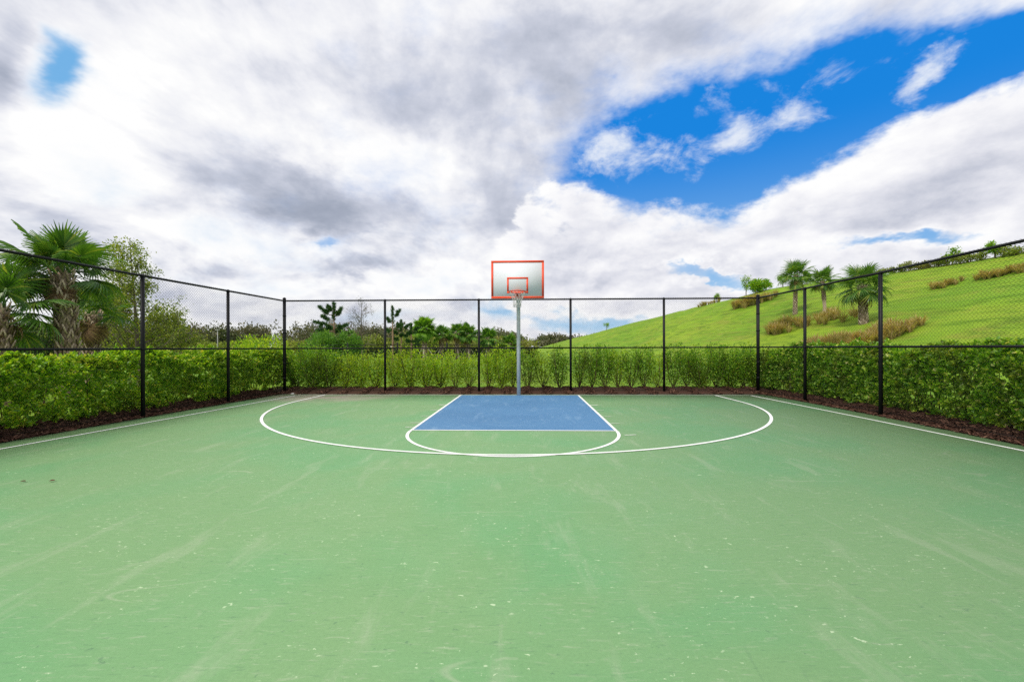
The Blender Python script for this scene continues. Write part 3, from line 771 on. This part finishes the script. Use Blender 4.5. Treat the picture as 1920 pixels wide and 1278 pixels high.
tree('young_tree', 'leafy olive green tree between the big palm and the airy tree', 'tree', gat(208, 19.5), 4.2, 57, 'airy', 1.5, 7000, .10, 'bark', 8, .02, .08, .75, .15, .07)
tree('bare_tree', 'bare branched tree standing right of the pine', 'tree', gat(681, 40), 5.9, 53, 'wood', 2.1, 500, .10, 'bark', 12, -.01, .25, .9, .1, .10)

# pines with upswept brushes of needles
def pine(label, loc, H, seed, brushes, mat='pine', lower=True):
    g = np.random.default_rng(seed); root = thing('pine_tree', label, 'pine tree', loc)
    st = MB(); tube(st, [(0, 0, -.1), (.03, 0, H * .5), (0, 0, H * .97)], [.11, .08, .02], 8, False)
    nd = MB()
    def brush(a_, b_, n, ln):
        t = g.random(n); P = a_ + (b_ - a_) * t[:, None]; ax = norm(b_ - a_)
        D = norm(sph(g, n) + ax * .75)
        leaves(nd, P, D, g.uniform(.7, 1.2, n) * ln, .11, g, .2, .1)
    for z, az, L, up in brushes:
        a_ = np.array([0, 0, z * H]); d = np.array([math.cos(az), math.sin(az), 0]); m_ = a_ + d * L * .6 + (0, 0, up * .22); b_ = a_ + d * L + (0, 0, up)
        tube(st, [a_, m_, b_], [.035, .025, .012], 5, False)
        brush(a_ * .45 + m_ * .55, b_, 420, .24)
        for _ in range(2):
            e = m_ + sph(g, 1)[0] * .25 * L + (0, 0, up * .4); brush(m_, e, 150, .22)
    brush(np.array([0, 0, H * .72]), np.array([0, 0, H]), 600, .24)
    st.build('trunk', M['pinebark'], root, True); nd.build('crown', M[mat], root)
    return root
pine('dark green pine with upswept branches behind the left part of the back fence', gat(626, 36), 5.25, 61,
     [(.86, 3.1, .5, .5), (.80, 3.3, 1.15, .75), (.72, 2.7, 1.35, .45), (.66, 3.5, 1.5, .2), (.78, .2, .6, .75), (.60, 0, 1.1, .3), (.55, 3.1, 1.4, .1), (.5, .4, 1.3, .2), (.45, 2.6, 1.2, .1), (.4, 5.0, 1.2, .1), (.55, 1.5, .9, .3), (.58, 4.5, .9, .3)])
pine('slender two-pronged pine just right of the second back post', gat(736, 44), 5.7, 62,
     [(.80, .1, .75, .85), (.70, 2.8, .6, .6), (.62, .3, 1.0, .4), (.55, 3.0, .7, .3)])
pine('broad dark pine between the two-pronged pine and the round palm', gat(752, 46), 4.4, 63,
     [(.8, 0, .9, .5), (.7, 3.1, 1.0, .3), (.68, .4, 1.5, .2), (.55, 3.3, .8, .1), (.5, 0, 1.6, 0), (.62, 5, .8, .2)])
pine('thin dark pine touching the left side of the round palm', gat(771, 48), 4.2, 64,
     [(.8, .2, .8, .4), (.66, 3.2, .9, .2), (.55, .1, 1.1, .1), (.7, 2.2, .7, .3), (.45, 6.0, 1.0, 0)])

# leafy domes
def bush(name, label, loc, rad, h, seed, mat, cnt, leaf, cat='bush', group=None, ratio=.5):
    g = np.random.default_rng(seed); root = thing(name, label, cat, loc, 0, group)
    st = MB()
    for k in range(7):
        az = g.uniform(0, 6.28); rr = rad * g.uniform(.2, .6); tube(st, [(0, 0, -.05), (rr * .4 * math.cos(az), rr * .4 * math.sin(az), h * .35), (rr * math.cos(az), rr * math.sin(az), h * .75)], [.03, .02, .01], 5, False)
    st.build('stems', M['twig'], root, True)
    nc = 16; C = sph(g, nc) * np.array([rad * .62, rad * .62, h * .34]) + (0, 0, h * .55)
    i = g.integers(0, nc, cnt); o = sph(g, cnt) * (g.random(cnt)[:, None] ** .4)
    P = C[i] + o * np.array([rad * .42, rad * .42, h * .30]) * g.uniform(.8, 1.15, (nc, 1))[i]; P[:, 2] = np.clip(P[:, 2], .05, None)
    mb = MB(); leaves(mb, P, o + (0, 0, .5) + g.normal(0, .4, (cnt, 3)), g.uniform(.7, 1.3, cnt) * leaf, ratio, g); mb.build('foliage', M[mat], root)
    return root
bush('bush', 'rounded bright green bush rising behind the left corner of the fence', gat(492, 20), 1.55, 1.95, 71, 'shrub', 5200, .085)
bush('bush', 'broad green bush at the foot of the dark pine', gat(600, 33), 1.5, 2.5, 72, 'pine_low', 4200, .14)
bush('bush', 'green bush low on the right side of the dark pine', gat(652, 34), 1.1, 2.7, 73, 'pine_low', 3600, .14)
bush('bush', 'dim dark bush under the big palm, left of its trunk', gat(62, 16.5), 1.6, 2.4, 74, 'dark_under', 5200, .10)
bush('bush', 'dark bush between the two trunks of the left palms', gat(100, 19), 1.5, 2.3, 75, 'under', 4600, .10)

# hill top growth
bush('bush', 'leafy dark green clump on the hilltop above the right corner post', on_hill(1424, 84), 2.3, 2.2, 81, 'shrub_dark', 2200, .34)
def little_tree(label, loc, H, seed, r):
    g = np.random.default_rng(seed); root = thing('small_tree', label, 'tree', loc, 0, 'little trees on the hill skyline')
    st = MB(); tube(st, [(0, 0, -.2), (.05, 0, H * .5), (0, .05, H * .85)], [.09, .07, .03], 6, False); st.build('trunk', M['bark'], root, True)
    mb = MB(); cnt = 700; nc = 7; C = sph(g, nc) * np.array([r * .55, r * .55, H * .26]) + (0, 0, H * .66)
    i = g.integers(0, nc, cnt); P = C[i] + g.normal(0, 1, (cnt, 3)) * np.array([r * .22, r * .22, H * .09])
    leaves(mb, P, sph(g, cnt), g.uniform(.7, 1.3, cnt) * .20, .5, g); mb.build('crown', M['shrub_dark'], root)
    return root
little_tree('small palm-like tree standing alone left of the leafy hilltop clump', on_hill(1399, 86), 4.2, 82, 1.0)
little_tree('round headed little tree between the hilltop clump and the tall hill palm', on_hill(1468, 80), 2.3, 83, 1.0)
little_tree('little tree just left of the tall hill palm on the skyline', on_hill(1512, 74), 2.2, 89, .7)
little_tree('dark headed small tree over the ridge row, behind the right top rail', on_hill(1786, 50.5), 2.0, 84, .9)
little_tree('loose small tree at the far right end of the hill skyline', on_hill(1866, 45.5), 1.8, 85, .8)
little_tree('lone tiny tree on the bare skyline slope right of the hoop', on_hill(1137, 165), 3.2, 86, 1.3)
little_tree('tiny tree on the skyline left of the hilltop clump', on_hill(1344, 105), 2.2, 87, .8)
rg = random.Random(4)
ridge = [1655, 1672, 1690, 1706, 1724, 1742, 1760, 1775, 1800, 1818, 1838, 1884, 1905]
for k, px in enumerate(ridge):
    Yr = 51.0 / ((px - 960) / F)
    bush('ridge_shrub', 'small open leaved shrub in the row along the hill ridge', on_hill(px, Yr, -.1), rg.uniform(.55, .85), rg.uniform(.8, 1.25), 300 + k, 'under', 500, .17, 'shrub', 'shrubs along the hill ridge')

# tawny ornamental grass beds
def tuft_template(g, h, n=70):
    mb = MB(); az = g.random(n) * 6.283; lean = g.uniform(.25, 1.35, n) ; L = h * g.uniform(.7, 1.1, n)
    V = []
    for k in range(n):
        d = np.array([math.cos(az[k]), math.sin(az[k]), 0]); s = np.array([-d[1], d[0], 0]) * .018
        for t_, w in ((0, .8), (.5, 1), (.85, .7), (1.08, .1)):
            c = d * (L[k] * .62 * lean[k] * t_ ** 1.6 + .08) + np.array([0, 0, L[k] * (t_ - .30 * lean[k] * t_ ** 3)])
            V += [c + s * w, c - s * w]
    k = np.arange(n)[:, None, None] * 8; i = np.arange(3)[None, :, None] * 2
    return np.array(V), (k + i + np.array([0, 1, 3, 2])[None, None]).reshape(-1, 4)
def grass_bed(label, pts, cnt, h, wid, seed):
    g = np.random.default_rng(seed); P = np.array([on_hill(px, Y)[:2] for px, Y in pts])
    sl = np.r_[0, np.cumsum(np.linalg.norm(np.diff(P, axis=0), axis=1))]
    tp = [tuft_template(g, 1.0) for _ in range(4)]; mb = MB()
    for k in range(cnt):
        s = g.random() * sl[-1]
        if vnoise(np.array([s * .38]), np.array([seed * 1.7]), 6)[0] < (.15 if seed == 94 else .34): continue
        x = np.interp(s, sl, P[:, 0]) + g.uniform(-1.5, 1.5) * wid; y = np.interp(s, sl, P[:, 1]) + g.uniform(-1.5, 1.5) * wid
        V, Qd = tp[g.integers(0, 4)]; a_ = g.random() * 6.28; c, s_ = math.cos(a_), math.sin(a_); hh = h * g.uniform(.7, 1.2)
        mb.add(np.c_[V[:, 0] * c - V[:, 1] * s_, V[:, 0] * s_ + V[:, 1] * c, V[:, 2]] * hh + (x, y, float(hill_z(x, y)) - .05), Qd)
    return tag(mb.build('ornamental_grass', M['tuft']), label, 'ornamental grass', kind='stuff')
grass_bed('tawny ornamental grass massed round the foot of the hill palms', [(1530, 34), (1560, 32), (1600, 30.5), (1650, 30), (1690, 31)], 130, 1.05, .7, 91)
grass_bed('tawny grass clump at the foot of the tallest hill palm', [(1456, 49), (1475, 46), (1500, 43)], 40, 1.35, .9, 92)
grass_bed('sparse tawny grass reaching up between the hill palms', [(1540, 46), (1575, 41)], 26, 1.1, 1.0, 96)
grass_bed('reddish grass patch high on the hill behind the right corner post', [(1392, 76), (1418, 73), (1445, 71)], 46, 1.6, .9, 93)
grass_bed('dark tawny grass strip along the upper hill at the far right', [(1752, 42), (1800, 40), (1860, 38), (1925, 36)], 80, .75, .5, 94)
grass_bed('thin grass patch on the skyline left of the hilltop clump', [(1322, 108), (1345, 104)], 12, 1.3, 1.2, 95)

# ------------------------------------------------------------------ far woods, undergrowth, far fence, light pole
def mass(name, label, mat, specs, seed, leaf):
    g = np.random.default_rng(seed); mb = MB()
    for x, y, h, r, cnt in specs:
        nc = 12; C = sph(g, nc) * np.array([r * .6, r * .6, h * .30]) + (x, y, h * .56)
        i = g.integers(0, nc, cnt); o = sph(g, cnt) * g.random((cnt, 1)) ** .55
        P = C[i] + o * np.array([r * .45, r * .45, h * .26]) * g.uniform(.6, 1.2, (nc, 1))[i]; P[:, 2] = np.clip(P[:, 2], .1, None)
        leaves(mb, P, o + (0, 0, .4) + g.normal(0, .5, (cnt, 3)), g.uniform(.6, 1.4, cnt) * leaf, .6, g)
        tube(mb, [(x, y, -.1), (x + .1, y, h * .35), (x, y, h * .7)], [.2, .15, .05], 5, False)
    return tag(mb.build(name, M[mat]), label, 'woods', kind='stuff')
g = np.random.default_rng(77)
specs = []
for k in range(170):
    px = g.uniform(-150, 960); Y = g.uniform(95, 135)
    h = Y * (652 - (np.interp(px, [-150, 300, 420, 560, 700, 900, 960, 1075], [606, 612, 610, 607, 612, 622, 624, 630]) + g.normal(0, 3))) / F + CAM_H
    specs.append((*gat(px, Y)[:2], h, g.uniform(3.0, 5.0), 620))
mass('far_woods', 'hazy grey green woods along the horizon beyond the back fence', 'wood', specs, 78, .48)
specs = []
for k in range(26):
    px = g.uniform(930, 1110); Y = g.uniform(400, 440)
    specs.append((*gat(px, Y)[:2], Y * (652 - np.interp(px, [930, 1000, 1110], [625, 630, 631]) - g.normal(0, 2)) / F + CAM_H, g.uniform(9, 14), 420))
mass('far_woods', 'dark strip of distant woods right of the hoop pole, beyond the foot of the hill', 'wood', specs, 178, 1.7)
specs = []
for k in range(70):
    px = g.uniform(640, 1000) if k < 48 else g.uniform(330, 640); Y = g.uniform(66, 80)
    ty = np.interp(px, [330, 640, 720, 800, 880, 960, 1000], [641, 634, 624, 627, 632, 638, 640]) + g.normal(0, 3)
    specs.append((*gat(px, Y)[:2], Y * (652 - ty) / F + CAM_H, g.uniform(1.7, 2.8), 420))
mass('undergrowth', 'olive green undergrowth behind the staked palms', 'under', specs, 79, .30)
specs = [(*gat(px, 70)[:2], 1.4, 1.5, 300) for px in range(690, 1000, 14)]
mass('dark_undergrowth', 'dark low foliage at the feet of the staked palms', 'dark_under', specs, 80, .26)

ff = thing('rail_fence', 'low black fence far beyond the shrubs, left of the hoop', 'fence', (0, 0, 0))
fp = [(gat(px, 27)[0], 27.0) for px in (560, 652, 745, 838, 930)]
for x, y in fp:
    mb = MB(); tube(mb, [(x, y, -.1), (x, y, 1.80), (x, y, 1.83)], [.05, .05, .02], 8); mb.build('post', M['black'], ff, True)
for a_, b_ in zip(fp[:-1], fp[1:]):
    for zz, r in ((1.68, .022), (1.50, .02)):
        mb = MB(); tube(mb, [(*a_, zz), (*b_, zz)], r, 6); mb.build('rail', M['black'], ff, True)
    mb = MB()
    for x in np.arange(a_[0] + .12, b_[0], .12): tube(mb, [(x, a_[1], .1), (x, a_[1], 1.5)], .009, 4, False)
    mb.build('pickets', M['black'], ff)
lp = thing('light_pole', 'thin pale light pole among the far trees, right of the left fence post', 'light pole', gat(408, 62))
mb = MB(); tube(mb, [(0, 0, -.1), (0, 0, 2), (0, 0, 4.1)], [.07, .06, .05], 8); mb.build('pole', M['lamp'], lp, True)
mb = MB(); box(mb, (-.25, -.12, 4.1), (.25, .12, 4.2)); mb.build('lamp_head', M['lamp'], lp)

# ------------------------------------------------------------------ small litter
lit = MB(); lit.add([(0, 0, .004), (.10, .01, .012), (.11, .06, .03), (.01, .055, .022), (.05, .03, .045)], [[0, 1, 4], [1, 2, 4], [2, 3, 4], [3, 0, 4]])
o = lit.build('litter_scrap', M['net']); o.location = (-7.05, 13.72, .02); tag(o, 'crumpled white scrap of litter by the left corner post', 'litter')
g = np.random.default_rng(8)
for k, (x, y, lb) in enumerate(((-5.45, 4.78, 'dark fallen leaf on the court, nearest the left sideline'), (-5.15, 4.80, 'dark fallen leaf on the court just right of another'))):
    mb = MB(); leaves(mb, [(0, 0, 0)], [(1, .3, .1)], .055, .5, g, 3.0)
    o = mb.build('fallen_leaf', M['chip']); o.location = (x, y, .014); tag(o, lb, 'leaf', 'fallen leaves on the court')

# ------------------------------------------------------------------ world: sky and clouds
SUN_AZ, SUN_EL = R(-148), R(50)                    # azimuth from the view axis, to the left and ahead
sun_dir = np.array([math.sin(SUN_AZ) * math.cos(SUN_EL), math.cos(SUN_AZ) * math.cos(SUN_EL), math.sin(SUN_EL)])
w = bpy.data.worlds.new('World'); sc.world = w; w.use_nodes = True
t = NT(w.node_tree); t.n.clear()
wo = t.new('ShaderNodeOutputWorld'); bg = t.new('ShaderNodeBackground'); STR = .10; bg.inputs[1].default_value = STR
sky = t.new('ShaderNodeTexSky', sky_type='NISHITA'); sky.sun_disc = False; sky.sun_elevation = SUN_EL; sky.sun_rotation = SUN_AZ
sky.air_density = 1.0; sky.dust_density = .6; sky.ozone_density = 2.0
tc = t.new('ShaderNodeTexCoord').outputs['Generated']
sp = t.new('ShaderNodeSeparateXYZ'); t.l.new(tc, sp.inputs[0]); dx, dy, dz = sp.outputs
den = t.math('MAXIMUM', dy, .04)
U = t.math('DIVIDE', dx, den); Vv = t.math('DIVIDE', dz, den)
comb = t.new('ShaderNodeCombineXYZ'); t.put(comb.inputs[0], U); t.put(comb.inputs[1], Vv); uv = comb.outputs[0]
# flat cloud deck overhead: direction projected on a plane, so clouds shrink to the horizon
zz = t.math('ADD', t.math('MAXIMUM', dz, 0.0), .16)
c2 = t.new('ShaderNodeCombineXYZ'); t.put(c2.inputs[0], t.math('DIVIDE', dx, zz)); t.put(c2.inputs[1], t.math('DIVIDE', dy, zz)); deck = c2.outputs[0]
deck = t.mapping(deck, rot=(0, 0, R(6)), scale=(1.25, .72, 1))
c3 = t.mapping(tc, scale=(1, 1, 1.8))
warpn = t.noise(c3, 2.6, 6, .62, out='Color')
wv = t.vmath('MULTIPLY', t.vmath('SUBTRACT', warpn, (.5, .5, .5)), (.42, .30, 0))
uvw = t.vmath('ADD', uv, wv)
def field(items, vec=uvw):
    acc = None
    for (px, py, rx, ry, ang, amp) in items:
        mp = t.mapping(vec, ((px - 960) / F, (652 - py) / F, 0), (0, 0, R(ang)), (rx / F, ry / F, 1), 'TEXTURE')
        r2 = t.vmath('DOT_PRODUCT', mp, mp, 1)
        e = t.math('MULTIPLY', t.math('EXPONENT', t.math('MULTIPLY', r2, -1.0)), amp)
        acc = e if acc is None else t.math('ADD', acc, e)
    return acc
lowf = t.smooth(dz, .42, .12)
def cloudn(dk, cc):
    m_ = t.new('ShaderNodeMix', data_type='FLOAT'); t.put(m_.inputs[0], lowf)
    t.put(m_.inputs[2], t.noise(dk, 1.25, 9, .54, .35)); t.put(m_.inputs[3], t.noise(cc, 4.2, 9, .56, .35))
    return m_.outputs[0]
fb = cloudn(deck, c3)
fb2 = t.noise(c3, 6.5, 9, .60, .1)
n0 = t.math('SUBTRACT', fb, .5); n2 = t.math('SUBTRACT', fb2, .5)
# layer 1: the soft grey deck, with openings (negative)
cover = field([
 (1480, 200, 300, 95, 13, -1.15), (1275, 295, 130, 95, 0, -.95), (1640, 150, 200, 70, 22, -.85), (1830, 110, 150, 60, 26, -.85), (1930, 60, 70, 40, 20, -.7), (1400, 330, 260, 90, 8, -.7),
 (130, 115, 52, 72, -30, -.85), (95, 55, 40, 30, -30, -.30), (1700, 456, 190, 24, 4, -.75), (1320, 545, 110, 14, 0, -.45), (1450, 562, 200, 14, 0, -.45), (1110, 598, 230, 36, 0, -.50), (612, 440, 34, 12, 0, -.42), (925, 585, 60, 18, 0, -.35), (700, 590, 100, 14, 0, -.2)])
den1 = t.math('ADD', t.math('ADD', t.math('MULTIPLY', n0, .9), t.math('MULTIPLY', n2, .8)), t.math('ADD', cover, .62))
a1 = t.smooth(den1, -.08, .62)
shade = field([
 (980, 170, 240, 110, 8, -.26), (1180, 70, 330, 70, 4, -.20), (850, 60, 260, 60, 0, -.10), (1560, 40, 260, 55, 0, -.10), (510, 345, 170, 62, -14, -.46), (650, 395, 190, 50, -5, -.26), (345, 215, 60, 34, -20, -.20),
 (470, 500, 200, 34, 3, -.32), (690, 498, 100, 24, 6, -.40), (60, 415, 150, 50, -8, -.36), (15, 140, 50, 100, 0, -.5), (700, 200, 140, 80, -10, -.12), (1000, 350, 100, 60, 0, -.26), (1240, 510, 130, 20, 0, -.16), (1030, 450, 80, 30, 0, -.16), (930, 400, 80, 40, 0, -.12), (780, 440, 80, 24, 0, -.14),
 (250, 190, 190, 110, -20, .26), (430, 50, 240, 60, 0, .20), (130, 300, 160, 60, -10, .22), (790, 310, 90, 40, -10, .20), (640, 450, 110, 22, 0, .18), (330, 440, 130, 46, -12, .20), (880, 540, 200, 30, 0, .16), (560, 270, 90, 30, -20, .16)])
fb_s = cloudn(t.mapping(deck, loc=(.09, -.06, 0)), t.mapping(c3, loc=(.02, 0, -.05)))
fb2s = t.noise(t.mapping(c3, loc=(.016, 0, -.035)), 6.5, 9, .60, .1)
rel1 = t.math('SUBTRACT', fb_s, fb); rel2 = t.math('SUBTRACT', fb2, fb2s)
b = t.math('ADD', t.math('ADD', shade, .88), t.math('MULTIPLY', rel1, 1.5))
b = t.math('ADD', b, t.math('MULTIPLY', rel2, .55)); b = t.math('ADD', b, t.math('MULTIPLY', n0, -.85))
b = t.math('ADD', b, t.smooth(den1, .15, .75, .10, -.04))
cl1 = t.ramp(b, [(0.0, (.28, .32, .41)), (.30, (.39, .43, .53)), (.58, (.60, .63, .73)), (.80, (.85, .86, .91)), (1.0, (1.0, 1.0, 1.0))])
# layer 2: the crisp white bank rising to the right, below the opening
ypx = t.math('MULTIPLY_ADD', Vv, -F, 652.0); xpx = t.math('MULTIPLY_ADD', U, F, 960.0)
l1 = t.math('DIVIDE', t.math('SUBTRACT', ypx, 385.0), 100.0)
l2 = t.math('DIVIDE', t.math('ADD', t.math('SUBTRACT', ypx, 395.0), t.math('MULTIPLY', t.math('SUBTRACT', xpx, 1390.0), .50)), 110.0)
bank = t.math('MINIMUM', t.math('MAXIMUM', l1, l2), 1.1)
puff = t.noise(c3, 3.4, 4, .5)
gap2 = field([(1700, 458, 200, 24, 4, -1.5), (1330, 546, 130, 14, 0, -1.0), (1500, 556, 200, 14, 0, -.9), (1110, 600, 230, 34, 0, -1.2), (1080, 375, 70, 55, 0, .7), (1000, 420, 60, 60, 0, .3)])
den2 = t.math('ADD', t.math('ADD', bank, gap2), t.math('ADD', t.math('MULTIPLY', n2, 2.3), t.math('MULTIPLY', t.math('SUBTRACT', puff, .5), 1.1)))
den2 = t.math('SUBTRACT', den2, t.math('ADD', t.smooth(t.math('ADD', xpx, t.math('MULTIPLY', n2, 300)), 1090, 760, 0, 1.8), t.math('MULTIPLY', t.math('MAXIMUM', t.math('SUBTRACT', 990.0, xpx), 0.0), .01)))
a2 = t.smooth(den2, -.06, .42)
b2 = t.math('ADD', t.math('MULTIPLY', rel2, .9), t.math('ADD', t.math('MULTIPLY', rel1, 1.2), .82))
b2 = t.math('ADD', b2, t.math('ADD', t.smooth(den2, .2, 1.2, .10, -.08), field([(1750, 370, 260, 56, 18, -.16), (1300, 440, 200, 40, 5, -.06), (1250, 505, 150, 22, 0, -.20), (1560, 300, 260, 50, 26, .10), (1150, 450, 80, 30, 0, -.08)])))
cl2 = t.ramp(b2, [(0.0, (.34, .37, .46)), (.45, (.52, .55, .65)), (.70, (.76, .77, .84)), (.88, (.93, .93, .96)), (1.0, (1.0, 1.0, 1.0))])
# layer 3: torn wisps inside the opening
wl = field([(1215, 292, 110, 56, 12, .72), (1165, 250, 40, 80, 25, .7), (1368, 242, 40, 48, -25, .9), (1460, 225, 80, 40, 28, .85), (1722, 118, 26, 95, -34, .85), (1685, 180, 30, 60, -30, .6), (1560, 120, 160, 26, 14, .5), (1310, 190, 60, 16, 10, .35)])
wn = t.noise(t.mapping(tc, rot=(0, R(-24), 0), scale=(1, 1, 1.5)), 9, 8, .64, .3)
a3 = t.smooth(t.math('ADD', t.math('MULTIPLY', wl, .62), t.math('MULTIPLY', t.math('SUBTRACT', wn, .5), 2.0)), .20, .85)
a3 = t.math('MULTIPLY', a3, .88)
blue = t.mix(t.smooth(dz, .02, .42), (.34, .60, .87), (.004, .235, .760))
blue = t.mix(t.smooth(t.math('MULTIPLY', U, -1), .5, .9, 0, .6), blue, (.30, .62, .86))
blue = t.mix(.06, blue, t.mix(1.0, sky.outputs[0], (STR, STR, STR), 'MULTIPLY'))
tot = t.mix(a3, blue, (.86, .90, .96))
tot = t.mix(a1, tot, cl1)
tot = t.mix(a2, tot, cl2)
below = t.smooth(dz, -.10, -.01)
tot = t.mix(below, (.20, .25, .16), tot)
t.put(bg.inputs[0], t.mix(1.0, tot, (1 / STR, 1 / STR, 1 / STR), 'MULTIPLY'))
t.l.new(bg.outputs[0], wo.inputs[0])
w.cycles.sampling_method = 'MANUAL'; w.cycles.sample_map_resolution = 512

sl = bpy.data.lights.new('sun', 'SUN'); sl.energy = 3.0; sl.angle = R(14); sl.color = (1, .95, .86)
so = bpy.data.objects.new('sun', sl); col.objects.link(so)
from mathutils import Vector
so.rotation_euler = Vector(tuple(-sun_dir)).to_track_quat('-Z', 'Y').to_euler(); so.location = (-20, 10, 30)

# ------------------------------------------------------------------ camera and view
cd = bpy.data.cameras.new('camera'); cam = bpy.data.objects.new('camera', cd); col.objects.link(cam)
cd.sensor_width = 36; cd.lens = F / 1920 * 36; cd.shift_y = 13 / 1920; cd.clip_end = 4000; cd.clip_start = .05
cam.location = (0, 0, CAM_H); cam.rotation_euler = (R(90), R(.17), 0)
sc.camera = cam
sc.view_settings.view_transform = 'Standard'; sc.view_settings.look = 'None'; sc.view_settings.exposure = 0; sc.view_settings.gamma = 1
sc.view_settings.use_curve_mapping = False
sc.cycles.use_denoising = False; sc.cycles.max_bounces = 6; sc.cycles.diffuse_bounces = 3; sc.cycles.transmission_bounces = 4; sc.cycles.transparent_max_bounces = 4
